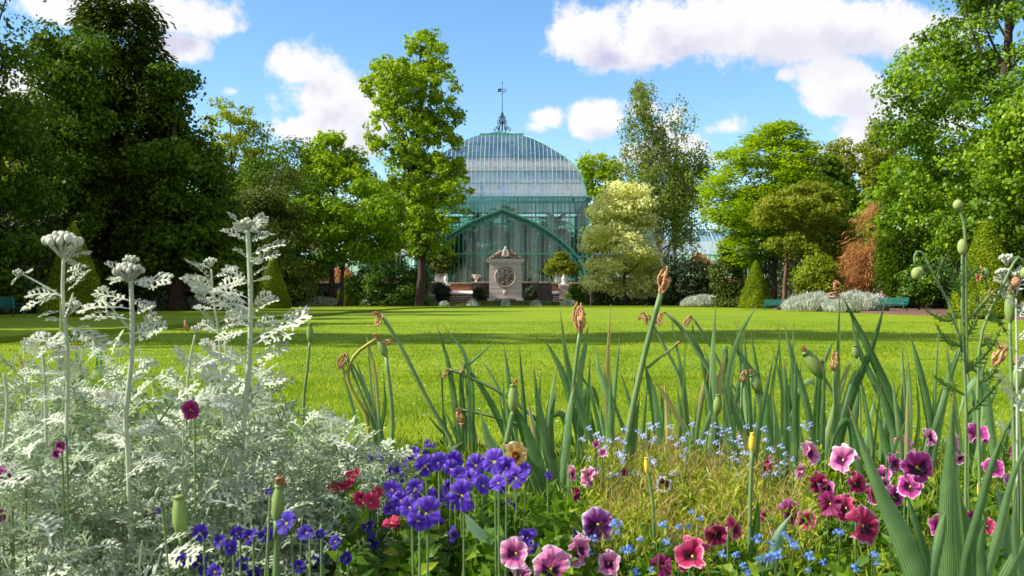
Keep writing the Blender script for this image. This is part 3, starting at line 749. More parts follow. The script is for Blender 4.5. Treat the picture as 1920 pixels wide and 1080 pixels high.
LM = {
 'cypress': leafmat('dark_cypress_foliage', (0.026, 0.046, 0.003), (0.085, 0.13, 0.008), 0.28, 0.7, 0.06, 0.3, cc=(0.13, 0.17, 0.015)),
 'chestnut': leafmat('deep_green_leaves', (0.028, 0.062, 0.003), (0.10, 0.18, 0.006), 0.36, 0.55, 0.14, 0.3, cc=(0.15, 0.23, 0.010)),
 'oak': leafmat('holm_oak_leaves', (0.030, 0.050, 0.005), (0.10, 0.14, 0.014), 0.25, 0.55, 0.12, 0.3, cc=(0.18, 0.21, 0.04)),
 'bright': leafmat('bright_green_leaves', (0.065, 0.135, 0.003), (0.21, 0.34, 0.005), 0.48, 0.5, 0.2, 0.3, cc=(0.30, 0.42, 0.012)),
 'lime': leafmat('lime_tree_leaves', (0.028, 0.07, 0.002), (0.16, 0.29, 0.005), 0.38, 0.42, 0.3, 0.3, cc=(0.38, 0.50, 0.012)),  # dark tones and yellow cc put inner shade and sunny highlights into the colour
 'limy': leafmat('lime_green_leaves', (0.11, 0.20, 0.004), (0.33, 0.46, 0.006), 0.48, 0.5, 0.15, 0.3, cc=(0.40, 0.50, 0.015)),
 'tulip': leafmat('tulip_tree_leaves', (0.09, 0.165, 0.004), (0.30, 0.43, 0.007), 0.50, 0.45, 0.2, 0.25, cc=(0.46, 0.54, 0.015)),
 'yellow': leafmat('yellow_green_leaves', (0.10, 0.15, 0.006), (0.28, 0.34, 0.010), 0.42, 0.5, 0.2, 0.3, cc=(0.42, 0.46, 0.03)),
 'cream': leafmat('cream_variegated_leaves', (0.40, 0.43, 0.15), (0.78, 0.76, 0.36), 0.45, 0.6, 0.1, 0.5, cc=(0.95, 0.92, 0.60)),
 'birch': leafmat('birch_leaves', (0.065, 0.105, 0.012), (0.20, 0.27, 0.035), 0.45, 0.5, 0.15, 0.3, cc=(0.28, 0.33, 0.08)),
 'olive': leafmat('olive_green_leaves', (0.08, 0.11, 0.006), (0.25, 0.29, 0.012), 0.42, 0.5, 0.15, 0.3, cc=(0.33, 0.34, 0.04)),
 'rust': leafmat('dead_rust_needles', (0.24, 0.11, 0.045), (0.55, 0.28, 0.11), 0.25, 0.8, 0.1, 0.6, cc=(0.58, 0.34, 0.17)),
 'laurel': leafmat('laurel_leaves', (0.025, 0.065, 0.004), (0.09, 0.19, 0.008), 0.30, 0.45, 0.2, 0.5, cc=(0.18, 0.29, 0.015)),
 'yew': leafmat('clipped_yew', (0.06, 0.11, 0.003), (0.19, 0.26, 0.006), 0.16, 0.6, 0.1, 1.2, cc=(0.32, 0.36, 0.015)),
 'silver': leafmat('silver_border_foliage', (0.26, 0.30, 0.26), (0.58, 0.61, 0.55), 0.2, 0.8, 0.1, 3.0, cc=(0.82, 0.82, 0.78)),
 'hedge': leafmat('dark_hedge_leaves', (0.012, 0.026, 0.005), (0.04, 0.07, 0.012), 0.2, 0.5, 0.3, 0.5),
}
def wob(rnd, a, b, n, amp):
    a = Vector(a); b = Vector(b); L = (b-a).length; out = []
    for i in range(n+1):
        u = i/n; p = a.lerp(b, u)
        if 0 < i < n: p += Vector((rnd.uniform(-1, 1), rnd.uniform(-1, 1), rnd.uniform(-.3, .3)))*amp*L
        out.append(p)
    return out
def tree(name, label, cat, px, Y, rows_px, leaf, seed, z0=0.0, tr=0.3, bark='bark', limbs=14, top=0.88, group=None, trunk_parts=1, **kw):
    """rows_px: (py, xl, xr) as seen in the photograph; built round, at its real place Y."""
    X = (px-960)/FPX*Y
    rows = [(CH + (HY-py)/FPX*Y - z0, (a-960)/FPX*Y - X, (c-960)/FPX*Y - X) for py, a, c in rows_px]
    rows = [r for r in rows if r[0] > 0.02 or True]; rows = [(max(r[0], 0.15), r[1], r[2]) for r in rows]
    t = thing(name, label, cat, (X, Y, z0), group=group)
    me, C = crown_mesh('crown', rows, LM[leaf], seed, **kw); link('crown', me, t)
    rnd = random.Random(seed); zt = max(r[0] for r in rows); zb = min(r[0] for r in rows)
    b = B(); H = zb + (zt-zb)*top
    mid = np.interp(H, *zip(*[(r[0], (r[1]+r[2])/2) for r in sorted(rows)]))
    tp = wob(rnd, (0, 0, -0.1), (mid*0.7, 0, H), 9, 0.012)
    b.tube(tp, [tr*1.35] + [tr*(1 - 0.88*(i/9)) for i in range(1, 10)], 8)
    Cs = C[np.argsort(-np.abs(C[:, 0]))] if len(C) else C
    for k in range(limbs):
        c = Vector(C[rnd.randrange(len(C))]); hz = min(max(c.z*rnd.uniform(0.55, 0.85), zb*0.8), H*0.95)
        u = hz/H; i = min(int(u*9), 8); s = tp[i].lerp(tp[i+1], u*9-i); r0 = tr*(1-0.88*u)*0.36
        b.tube(wob(rnd, s, c, 5, 0.05), [max(r0*(1-q*0.17), 0.015) for q in range(6)], 5)
    link('trunk', b.mesh('trunk', M[bark], True), t)
    return t

T = tree
T('conifer', 'tall dark cypress with drooping sprays, its tip above the frame, tallest of the shady trees', 'tree', 215, 46,
  [(-75,212,236),(-20,185,262),(40,165,290),(90,150,312),(125,140,335),(160,110,325),(200,70,330),(300,30,340),(420,10,340),(545,0,340)], 'cypress', 11, tr=0.45, nclump=900, per=85, cr=0.75, flat=1.15, L=0.32, W=0.10, mode='spray', shell=0.35, lobes=0.8, boughs=10, bspread=1.5, bflat=0.8)
T('deciduous_tree', 'dark leafy tree cut off by the frame beside the tall drooping cypress', 'tree', -10, 36,
  [(-120,-80,60),(-20,-140,95),(40,-160,85),(120,-180,110),(260,-190,95),(420,-190,90),(555,-190,95)], 'chestnut', 12, tr=0.4, nclump=600, per=75, cr=0.7, L=0.15, W=0.10, lobes=0.4, boughs=9)
T('deciduous_tree', 'mid green bushy tree filling the gap in front of the dark cypress', 'tree', 118, 42,
  [(52,100,165),(90,75,190),(150,50,200),(250,45,200),(400,40,190),(545,60,180)], 'chestnut', 13, tr=0.35, nclump=420, per=85, cr=0.7, L=0.18, W=0.12, boughs=9, lobes=0.5)
T('chestnut_tree', 'broad deep green horse chestnut sloping down beside the tall cypress', 'tree', 335, 45,
  [(130,290,345),(155,270,360),(190,255,378),(240,245,388),(300,245,415),(380,240,462),(460,240,478),(545,250,470)], 'chestnut', 14, tr=0.45, nclump=620, per=95, cr=0.75, L=0.19, W=0.13, boughs=9, lobes=0.5)
T('deciduous_tree', 'sparse yellow green treetop standing behind the deep green chestnut', 'tree', 430, 84,
  [(190,392,435),(205,380,478),(230,372,505),(265,370,520),(310,380,520),(400,390,510)], 'yellow', 15, tr=0.3, nclump=150, per=70, cr=0.8, L=0.26, W=0.17, shell=0.2, limbs=22)
T('holm_oak', 'rounded olive green holm oak with clumped domes beside the left tall clipped cone', 'tree', 505, 66,
  [(300,480,540),(325,460,560),(370,450,572),(420,450,575),(470,455,585),(520,450,590),(560,450,580)], 'oak', 16, tr=0.35, nclump=360, per=110, cr=0.85, L=0.17, W=0.11, boughs=9, lobes=0.5)
T('holm_oak', 'darker holm oak behind, between the pale sparse treetop and the bright green maple', 'tree', 545, 76,
  [(262,505,560),(285,455,600),(330,440,615),(400,440,620),(470,440,625),(540,440,625)], 'chestnut', 17, tr=0.35, nclump=360, per=100, cr=0.9, L=0.2, W=0.13, boughs=9, lobes=0.5)
T('maple_tree', 'bright green open tree with feathery top left of the tulip tree', 'tree', 625, 86,
  [(252,615,632),(275,575,665),(310,565,695),(350,560,712),(400,560,715),(440,570,700)], 'limy', 18, tr=0.3, nclump=300, per=80, cr=0.9, L=0.3, W=0.19, limbs=20, shell=0.2, boughs=8, lobes=0.5)
T('deciduous_tree', 'spreading mid green tree on a bare dark trunk above the small clipped cone', 'tree', 637, 74,
  [(340,620,730),(370,570,748),(400,540,752),(430,530,750),(455,545,740),(490,560,715)], 'bright', 19, lobes=0.7, boughs=8, tr=0.2, nclump=280, per=80, cr=0.85, L=0.25, W=0.16, limbs=18)
T('tulip_tree', 'very tall narrow tulip tree with yellow green leaves in front of the glass dome', 'tree', 785, 82,
  [(24,778,795),(52,758,815),(85,735,828),(108,692,842),(150,672,855),(185,690,866),(225,700,866),(262,690,862),(290,706,866),(325,722,874),(350,722,888),(395,722,890),(430,735,882),(462,760,850),(492,768,850)],
  'tulip', 20, tr=0.36, nclump=720, per=62, cr=0.6, L=0.26, W=0.19, shell=0.2, lobes=0.5, limbs=80, boughs=6, bspread=2.1, bflat=0.8, top=0.93)
T('deciduous_tree', 'yellow green sapling crown low behind the tulip tree trunk', 'tree', 735, 96,
  [(350,715,760),(380,690,790),(420,690,800),(460,700,800),(480,715,790)], 'yellow', 21, z0=TZ, tr=0.12, nclump=110, per=70, cr=0.9, L=0.3, W=0.2, shell=0.2)
T('deciduous_tree', 'round topped open tree just beyond the right shoulder of the dome', 'tree', 1122, 142,
  [(291,1090,1150),(308,1074,1170),(345,1078,1175),(390,1085,1170),(430,1090,1170)], 'tulip', 22, z0=TZ, tr=0.3, nclump=150, per=70, cr=1.2, L=0.42, W=0.28, limbs=24, shell=0.2)
T('variegated_dogwood', 'layered cream and yellow variegated dogwood right of the glass porch', 'tree', 1172, 84,
  [(338,1150,1190),(360,1132,1212),(385,1120,1222),(415,1108,1230),(445,1102,1240),(480,1098,1246),(515,1096,1248),(548,1102,1238)], 'cream', 23, tr=0.16, nclump=360, per=120, cr=1.1, flat=0.5, L=0.22, W=0.16, mode='leaf', shell=0.75, lobes=0.3, up=0.9, boughs=7, bspread=1.2, bflat=0.3)
T('birch_tree', 'tall thin grey green birch with dark forked trunk, taller of the two', 'tree', 1246, 88,
  [(162,1196,1216),(190,1174,1230),(240,1166,1246),(300,1166,1275),(360,1172,1300),(420,1185,1300),(480,1205,1280)], 'birch', 24, tr=0.27, nclump=300, per=62, cr=0.8, flat=1.2, L=0.22, W=0.13, mode='leaf', up=0.0, shell=0.1, lobes=0.5, limbs=70, boughs=6, bspread=1.9, bflat=1.1, bark='bark_pale')
T('birch_tree', 'shorter airy birch leaning beside the taller one, before the right glass wing', 'tree', 1268, 91,
  [(188,1245,1276),(225,1236,1300),(290,1238,1322),(350,1240,1336),(420,1250,1332),(480,1262,1310)], 'birch', 25, tr=0.2, nclump=230, per=62, cr=0.8, flat=1.2, L=0.22, W=0.13, mode='leaf', up=0.0, shell=0.1, lobes=0.5, limbs=60, boughs=6, bspread=1.9, bflat=1.1, bark='bark_pale')
T('locust_tree', 'bright lime green layered tree with feathery tiers right of the birches', 'tree', 1450, 73,
  [(228,1465,1485),(250,1395,1520),(278,1345,1535),(320,1325,1540),(365,1318,1552),(400,1312,1560),(440,1330,1545),(475,1345,1480),(500,1370,1430)], 'limy', 26, tr=0.22, nclump=720, per=90, cr=0.9, flat=0.4, L=0.23, W=0.15, mode='layer', shell=0.3, lobes=0.45, limbs=26)
T('deciduous_tree', 'olive green umbrella crowned tree with sunlit reddish trunk behind the clipped cone', 'tree', 1468, 65,
  [(338,1470,1520),(362,1435,1560),(395,1422,1600),(430,1428,1618),(462,1440,1600),(490,1478,1560)], 'olive', 27, tr=0.17, nclump=270, per=90, cr=0.62, flat=0.5, boughs=7, bspread=1.6, lobes=0.6, L=0.2, W=0.12, bark='bark_red', limbs=20, shell=0.25)
T('deciduous_tree', 'gappy dull green tree in the distance left of the taller gappy one', 'tree', 1590, 106,
  [(268,1550,1610),(295,1538,1638),(335,1535,1652),(380,1545,1650),(440,1550,1640)], 'olive', 28, z0=TZ, tr=0.22, nclump=170, per=60, cr=0.95, L=0.3, W=0.2, limbs=30, shell=0.15, lobes=0.5)
T('deciduous_tree', 'taller gappy dull green tree against the clouds beside the big lime tree', 'tree', 1655, 100,
  [(230,1640,1668),(250,1610,1695),(290,1600,1702),(340,1610,1705),(400,1620,1700),(440,1620,1700)], 'olive', 29, z0=TZ, tr=0.22, nclump=170, per=60, cr=0.9, L=0.3, W=0.2, limbs=30, shell=0.15, lobes=0.5)
T('dead_conifer', 'rust orange dead conifer with hanging feathery branches', 'tree', 1650, 58,
  [(388,1640,1652),(412,1618,1658),(440,1600,1668),(470,1592,1685),(505,1582,1695),(548,1595,1692)], 'rust', 30, tr=0.10, nclump=130, per=120, cr=0.55, flat=1.2, L=0.30, W=0.03, mode='spray', shell=0.3, lobes=1.0, boughs=6, bspread=1.6, bflat=0.9)
T('thuja_tree', 'dark green column shaped thuja between the rust conifer and the big lime tree', 'tree', 1695, 54,
  [(348,1672,1702),(385,1648,1722),(435,1645,1738),(490,1642,1750),(555,1650,1752)], 'chestnut', 31, tr=0.2, nclump=380, per=80, cr=0.55, flat=1.2, L=0.17, W=0.07, mode='spray')
T('lime_tree', 'huge fresh green lime tree filling the upper right side of the view', 'tree', 1850, 41,
  [(-420,1850,2050),(-250,1790,2120),(-120,1765,2140),(-40,1762,2140),(30,1760,2150),(65,1750,2160),(105,1695,2170),(140,1658,2180),(200,1658,2190),(260,1672,2190),(330,1672,2190),(390,1690,2190),(440,1700,2180),(490,1730,2150),(520,1770,2100)],
  'lime', 32, tr=0.36, nclump=1600, per=88, cr=0.75, flat=0.6, L=0.155, W=0.12, shell=0.5, lobes=0.25, limbs=24, boughs=7, bspread=1.4, bflat=0.6)
T('lime_tree', 'nearer lime tree whose leafy branch pokes in at the right border', 'tree', 1985, 33,
  [(130,1930,2150),(190,1880,2150),(240,1852,2150),(310,1842,2150),(352,1860,2150),(395,1900,2150)], 'lime', 33, tr=0.35, nclump=380, per=80, cr=0.5, L=0.14, W=0.11, shell=0.45)
# shade trees beyond the left border of the frame, which throw the long bars of shadow on the lawn
def shade(label, X_, Y_, H_, w_, seed):
    px = 960 + X_/Y_*FPX; f = lambda z: HY - (z-CH)/Y_*FPX; d = w_/Y_*FPX
    T('shade_tree', label, 'tree', px, Y_, [(f(H_), px-d*.55, px+d*.55), (f(H_*.85), px-d*.9, px+d*.9), (f(H_*.6), px-d, px+d), (f(H_*.35), px-d, px+d), (f(H_*.15), px-d*.6, px+d*.6)], 'chestnut', seed, tr=0.35, nclump=260, per=44, cr=0.9, L=0.42, W=0.32, shell=0.1, lobes=0.25, boughs=7, bspread=1.2, bflat=0.9)
shade('tall leafy tree by the lawn whose shadow bar reaches furthest', -21, 12.7, 24.5, 2.1, 34)
shade('medium tree beside the lawn right behind the tallest shade tree', -23.5, 17.0, 13.0, 2.4, 37)
shade('medium tree beside the lawn between two taller shade trees', -24, 24.0, 13.5, 2.4, 38)
shade('medium tree beside the lawn last in the shade row', -24, 32.0, 14.0, 2.6, 39)
shade('leafy tree beside the lawn next to the tallest shade tree', -22, 20.5, 14.5, 2.6, 35)
shade('shorter leafy tree beside the lawn near the shaded clipped cone', -23.5, 27.5, 15.0, 2.4, 36)

# shrubs and hedges
def shrub(name, label, px, Y, rows_px, leaf, seed, z0=0.0, group=None, cat='shrub', **kw):
    return tree(name, label, cat, px, Y, rows_px, leaf, seed, z0=z0, tr=0.06, limbs=8, top=0.6, group=group, **kw)
S = shrub
S('laurel_bush', 'large glossy green rounded shrub left of the stairs', 740, 85, [(490,705,748),(505,672,790),(525,655,805),(550,652,812),(572,668,815)], 'laurel', 41, nclump=170, per=110, cr=0.8, L=0.22, W=0.12, shell=0.6)
S('dark_bush', 'small dark bush at the foot of the left stairs', 826, 88.6, [(533,815,836),(545,808,845),(566,812,843)], 'hedge', 42, nclump=40, per=110, cr=0.45, L=0.16, W=0.1, shell=0.6)
S('round_bush', 'round dark clipped bush against the wall just left of the fountain', 899, 89.6, [(541,892,906),(550,886,912),(563,890,908)], 'hedge', 43, nclump=30, per=130, cr=0.4, L=0.14, W=0.09, shell=0.7, lobes=0.0)
S('round_bush', 'round dark clipped bush against the wall just right of the fountain', 994, 89.6, [(541,987,1001),(550,981,1008),(563,985,1004)], 'hedge', 44, nclump=30, per=130, cr=0.4, L=0.14, W=0.09, shell=0.7, lobes=0.0)
S('dark_bush', 'bright edged green bush right of the white finial post', 1078, 88.6, [(538,1068,1090),(550,1058,1100),(568,1062,1102)], 'laurel', 45, nclump=50, per=110, cr=0.5, L=0.16, W=0.1, shell=0.6)
S('leafy_shrub', 'fresh green leafy shrub between the clipped cone and the rust conifer', 1535, 60, [(482,1515,1555),(505,1492,1582),(530,1485,1592),(560,1490,1590)], 'yellow', 46, nclump=130, per=100, cr=0.55, L=0.17, W=0.1, shell=0.5)
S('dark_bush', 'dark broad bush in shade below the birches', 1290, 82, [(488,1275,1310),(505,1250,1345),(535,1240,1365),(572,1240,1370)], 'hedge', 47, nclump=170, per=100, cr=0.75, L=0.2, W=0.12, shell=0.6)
S('leafy_shrub', 'grey green bush left of the clipped cone under the locust tree', 1362, 74, [(462,1350,1375),(495,1335,1392),(530,1335,1400),(572,1338,1402)], 'oak', 48, nclump=120, per=100, cr=0.6, L=0.17, W=0.1, shell=0.5)
S('copper_shrub', 'small reddish leaved shrub above the dark bush', 1312, 96, [(478,1300,1322),(492,1285,1338),(512,1288,1335)], 'rust', 49, z0=TZ, nclump=24, per=70, cr=0.5, L=0.22, W=0.14)
S('leafy_shrub', 'yellowish low shrubs on the terrace above the far left wall', 578, 97, [(492,568,592),(510,552,608),(533,548,612)], 'yellow', 50, z0=TZ, nclump=40, per=80, cr=0.6, L=0.26, W=0.15)
S('copper_shrub', 'orange leaved shrub behind the small left clipped cone', 640, 97, [(500,628,650),(515,618,668),(533,618,668)], 'rust', 51, z0=TZ, nclump=30, per=70, cr=0.6, L=0.26, W=0.16)
S('dark_bush', 'dark bush beneath the thuja beside the bark bed', 1722, 48, [(500,1705,1745),(520,1690,1760),(562,1690,1765)], 'laurel', 52, nclump=90, per=100, cr=0.4, L=0.14, W=0.08, shell=0.5)
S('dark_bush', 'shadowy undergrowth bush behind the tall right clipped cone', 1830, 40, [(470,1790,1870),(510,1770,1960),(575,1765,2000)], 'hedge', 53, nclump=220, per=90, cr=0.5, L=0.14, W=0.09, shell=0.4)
# hedges: one at each side of the lawn and a dark one for the shade behind the dogwood
def hedge(label, a, c, w, h, seed, leaf='hedge', n=60000, L=0.2, W=0.12, z0=0.0):
    a = Vector(a); c = Vector(c); mid = (a+c)/2; d = (c-a); Ln = d.length; rs = np.random.RandomState(seed)
    t = thing('hedge', label, 'hedge', (mid.x, mid.y, z0)); u = np.array([d.x/Ln, d.y/Ln, 0]); v = np.array([-u[1], u[0], 0])
    s = rs.random(n); q = rs.random(n); side = rs.randint(0, 3, n)
    hh = h*(1 + 0.16*np.sin(s*Ln*0.7) + 0.1*np.sin(s*Ln*1.9+2)); x = (s-0.5)*Ln
    y = np.where(side == 0, -w/2, np.where(side == 1, w/2, (q-0.5)*w)) + rs.normal(size=n)*0.18
    z = np.where(side == 2, hh, q*hh) + rs.normal(size=n)*0.15
    Pn = x[:, None]*u + y[:, None]*v; Pn[:, 2] = z
    V, F = leaves(Pn, unit(rs, n) + np.array([0, 0, -.3]), unit(rs, n), L*(0.6+0.8*rs.random(n)), W*(0.6+0.8*rs.random(n)))
    link('foliage', mesh_np('foliage', V, F, LM[leaf]), t)
    b = B(); ang = math.atan2(d.y, d.x); b.box((-Ln/2, -w/2+.15, 0), (Ln/2, w/2-.15, h*0.8), rz=ang, piv=(0, 0, 0)); link('woody_core', b.mesh('woody_core', M['ground']), t)
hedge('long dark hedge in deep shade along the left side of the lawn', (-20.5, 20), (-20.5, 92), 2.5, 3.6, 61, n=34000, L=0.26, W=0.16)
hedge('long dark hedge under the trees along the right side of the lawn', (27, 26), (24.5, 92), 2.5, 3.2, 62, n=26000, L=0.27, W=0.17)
hedge('low dark hedge added for the shade under the cream dogwood', (P(1108,0,90).x, 90.5), (P(1250,0,90).x, 90.5), 1.4, 2.1, 63, n=14000, L=0.17, W=0.1)  # dark strip put where only shade lies behind the dogwood
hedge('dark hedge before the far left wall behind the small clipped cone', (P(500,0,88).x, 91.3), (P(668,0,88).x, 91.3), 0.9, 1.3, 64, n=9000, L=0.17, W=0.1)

# distant belt of trees: three kinds, copied
rb = random.Random(77); belt = []
def generic(label, leaf, seed, h, w):
    rows = [(h*0.18, -w*0.5, w*0.5), (h*0.35, -w, w), (h*0.6, -w*0.95, w*0.95), (h*0.85, -w*0.6, w*0.6), (h, -w*0.2, w*0.2)]
    t = thing('woodland_tree', label, 'tree', (0, 0, 0), group='woodland trees beyond the garden')
    me, C = crown_mesh('crown', rows, LM[leaf], seed, nclump=260, per=65, cr=1.3, L=0.5, W=0.34, shell=0.2); link('crown', me, t)
    b = B(); b.tube([(0, 0, -.1), (0.1, 0, h*0.4), (0, 0.1, h*0.85)], [0.4, 0.28, 0.05], 7); link('trunk', b.mesh('trunk', M['bark'], True), t)
    return t
kinds = [generic('dark green woodland tree in the belt beyond the garden', 'chestnut', 71, 15, 5.2),
         generic('olive green woodland tree in the belt beyond the garden', 'olive', 72, 13, 5.0),
         generic('fresh green woodland tree in the belt beyond the garden', 'bright', 73, 14, 4.8)]
spots = []
for i in range(11): spots.append((-30 - rb.uniform(0, 6), 30 + i*9))
for i in range(10): spots.append((31 + rb.uniform(0, 6), 34 + i*9))
for i in range(17):
    x = -95 + i*12 + rb.uniform(-3, 3)
    spots.append((x, 150 + rb.uniform(0, 12)))
for i in range(3): spots.append((-60 - i*6, 100 + i*16)); spots.append((60 + i*6, 100 + i*16))
for i, (x, y) in enumerate(spots):
    k = kinds[i % 3]; z = TZ if y > 94 else 0
    s = rb.uniform(0.8, 1.1)
    if abs(x) < 28 and y > 140: s = 0.75
    if i < 3: k.location = (x, y, z); k.rotation_euler.z = rb.uniform(0, 6); k.scale = (s, s, s); continue
    dup(k, (x, y, z), k['label'], rb.uniform(0, 6), s)

# clipped yew cones, two rows of three
def cone_meshes():
    rs = np.random.RandomState(4); n = 26000; H = 2.95; R0 = 0.92
    prof = lambda u: R0*np.power(1-u, 0.80)*(1-0.10*np.exp(-u*14))+0.03*(1-u)
    u = 1-np.sqrt(rs.random(n)); u = np.clip(u, 0, 0.995); th = rs.random(n)*2*np.pi
    r = prof(u)*(1 + 0.03*np.sin(3*th+u*7) + 0.02*np.sin(7*th-u*15)) + rs.normal(size=n)*0.017
    Pn = np.stack([r*np.cos(th), r*np.sin(th), u*H + rs.normal(size=n)*0.01 + 0.02], 1)
    N = np.stack([np.cos(th), np.sin(th), np.full(n, 0.35)], 1) + unit(rs, n)*0.8; N /= np.linalg.norm(N, axis=1, keepdims=True)
    V, F = leaves(Pn, unit(rs, n)+np.array([0, 0, .4]), N, 0.065*(0.7+0.6*rs.random(n)), 0.036*(0.7+0.6*rs.random(n)))
    b = B(); b.lathe([(float(prof(np.array(q)))*0.94, q*H) for q in np.linspace(0, 0.98, 14)], n=24)
    return mesh_np('foliage', V, F, LM['yew']), b.mesh('inner_growth', LM['yew'], True)
cf, ci = cone_meshes()
X = lambda px, Y: (px-960)/FPX*Y
for px, Y, s, hs, lab in ((1850, 29.7, (1.12, 1.12, 1.04), 0, 'tallest clipped yew cone, brightly lit, under the big lime tree'),
                  (1417, 58, (1.05, 1.05, 1.0), 0, 'clipped yew cone with one sunny side beside the silver border'),
                  (1257, 88, (0.95, 0.95, 0.95), 0, 'smallest clipped yew cone, partly hidden behind a withered iris stalk'),
                  (137, 29.5, (0.98, 0.98, 1.0), 0, 'clipped yew cone in shade behind the silver flower stalks'),
                  (511, 55, (1.08, 1.08, 1.03), 0, 'dark clipped yew cone next to the silvery stalk with fern like leaves'),
                  (648, 90, (1.0, 1.0, 0.98), 0, 'small shaded clipped yew cone left of the laurel bush')):
    t = thing('yew_cone', lab, 'topiary', (X(px, Y), Y, 0.08), rb.uniform(0, 6), group='clipped yew cones beside the lawn'); t.scale = (s[0]*1.08, s[1]*1.08, s[2])
    link('foliage', cf, t); link('inner_growth', ci, t)

# silver borders and the strip of plants at the far end
def tuft_bed(name, label, cat, cx, cy, rx, ry, h, seed, leaf='silver', n=9000, L=0.22, W=0.03, kind=None, z0=0.08, spread=0.5):
    rs = np.random.RandomState(seed); a = rs.random(n)*6.283; r = np.sqrt(rs.random(n))
    x, y = rx*r*np.cos(a), ry*r*np.sin(a); top = h*np.sqrt(np.clip(1-r**2*0.96, 0.02, 1))*(0.72+0.12*np.sin(x*4+1)*np.sin(y*3)+0.25*rs.random(n))
    Pn = np.stack([x, y, top*rs.random(n)**0.45], 1)
    D = unit(rs, n)*spread + np.array([0, 0, 1.0]) + np.stack([x/rx, y/ry, 0*x], 1)*0.3
    V, F = leaves(Pn, D, unit(rs, n), L*(0.6+0.8*rs.random(n)), W*(0.6+0.8*rs.random(n)))
    t = thing(name, label, cat, (cx, cy, z0), kind=kind); link('foliage', mesh_np('foliage', V, F, LM[leaf]), t, kind='stuff'); return t
LM['lav'] = leafmat('lilac_pink_petals', (0.45, 0.25, 0.42), (0.75, 0.5, 0.62), 0.3, 0.7, 0.1, 3, cc=(0.85, 0.8, 0.85))
LM['green_tuft'] = leafmat('border_green', (0.06, 0.10, 0.02), (0.2, 0.24, 0.06), 0.3, 0.6, 0.2, 3, cc=(0.45, 0.42, 0.2))
tuft_bed('silver_border_plant', 'bright white silver leaved border between the two sunlit clipped cones', 'border plant', X(1322, 77), 76.5, 2.1, 1.3, 0.95, 81, n=9000, L=0.30, W=0.05)
tuft_bed('silver_border_plant', 'long silver grey border beside the teal bench and rust conifer', 'border plant', X(1535, 49), 49, 1.9, 1.4, 0.95, 82, n=12000, L=0.26, W=0.03)
tuft_bed('silver_border_plant', 'silver spiky border next to the bark bed', 'border plant', X(1612, 44), 44.5, 1.5, 1.3, 0.95, 83, n=10000, L=0.26, W=0.03)
tuft_bed('silver_border_plant', 'pinkish white border between the two dark clipped cones', 'border plant', X(597, 76), 76.5, 2.0, 1.2, 0.75, 84, n=8000, L=0.3, W=0.05)
tuft_bed('silver_border_plant', 'bluish grey border plant in shade left of the dark clipped cone', 'border plant', X(335, 50), 50, 1.6, 1.2, 1.0, 85, n=8000, L=0.26, W=0.03)
tuft_bed('iris_flowers', 'small pale pink and lilac flowers behind the silver spiky border', 'flowers', X(1652, 47), 47, 0.35, 0.3, 1.05, 86, leaf='lav', n=220, L=0.14, W=0.12)
tuft_bed('border_plants', 'low green and yellowish edging plants at the foot of the fountain', 'edging plants', X(960, 82.5), 82.5, 6.8, 0.7, 0.62, 87, leaf='green_tuft', n=16000, L=0.14, W=0.05, kind='stuff', z0=-0.02)
for px, h, w, lab in ((833, 0.55, 0.45, 'bluish silver tuft at the foot of the left stairs'), (886, 0.75, 0.5, 'round bluish silver plant left of the fountain'), (948, 0.8, 0.42, 'bright white plant right in front of the fountain basin'),
                      (1005, 0.62, 0.5, 'white tuft just right of the fountain basin'), (1066, 0.75, 0.75, 'broad white tuft in front of the right outer post')):
    tuft_bed('silver_plant', lab, 'border plant', X(px, 81.8), 81.8, w, w, h, 90+px, n=1100, L=0.22, W=0.05, z0=-0.02, spread=0.8)

# boxed orange trees on the terrace edge
for px, w, top, y0, lab in ((828, 30, 470, 530, 'round headed tree in a pale box left of the porch'), (1052, 33, 478, 528, 'round headed tree in a pale box right of the porch')):
    Y = 94.6
    tree('boxed_tree', lab, 'potted tree', px, Y, [(top, px-12, px+12), (top+14, px-w+4, px+w-4), (top+32, px-w, px+w), (top+50, px-w+6, px+w-6), (top+56, px-12, px+12)], 'oak' if px < 900 else 'olive', 100+px, z0=TZ+0.75, tr=0.07, nclump=60, per=90, cr=0.55, L=0.26, W=0.13, shell=0.5)
    bx = thing('planter_box', lab.replace('round headed tree in a pale box', 'pale square box holding the tree'), 'planter', (X(px, Y), Y, TZ)); x_ = X(px, Y)
    b = B(); b.box((x_-.55, Y-.55, TZ+.08), (x_+.55, Y+.55, TZ+.95)); part('box_body', b, M['white_stone'], bx)
    for q in ((-1, -1), (1, -1), (1, 1), (-1, 1)):
        b = B(); b.box((x_+q[0]*.55-.06, Y+q[1]*.55-.06, TZ), (x_+q[0]*.55+.06, Y+q[1]*.55+.06, TZ+1.08)); part('corner_post', b, M['white_stone'], bx)

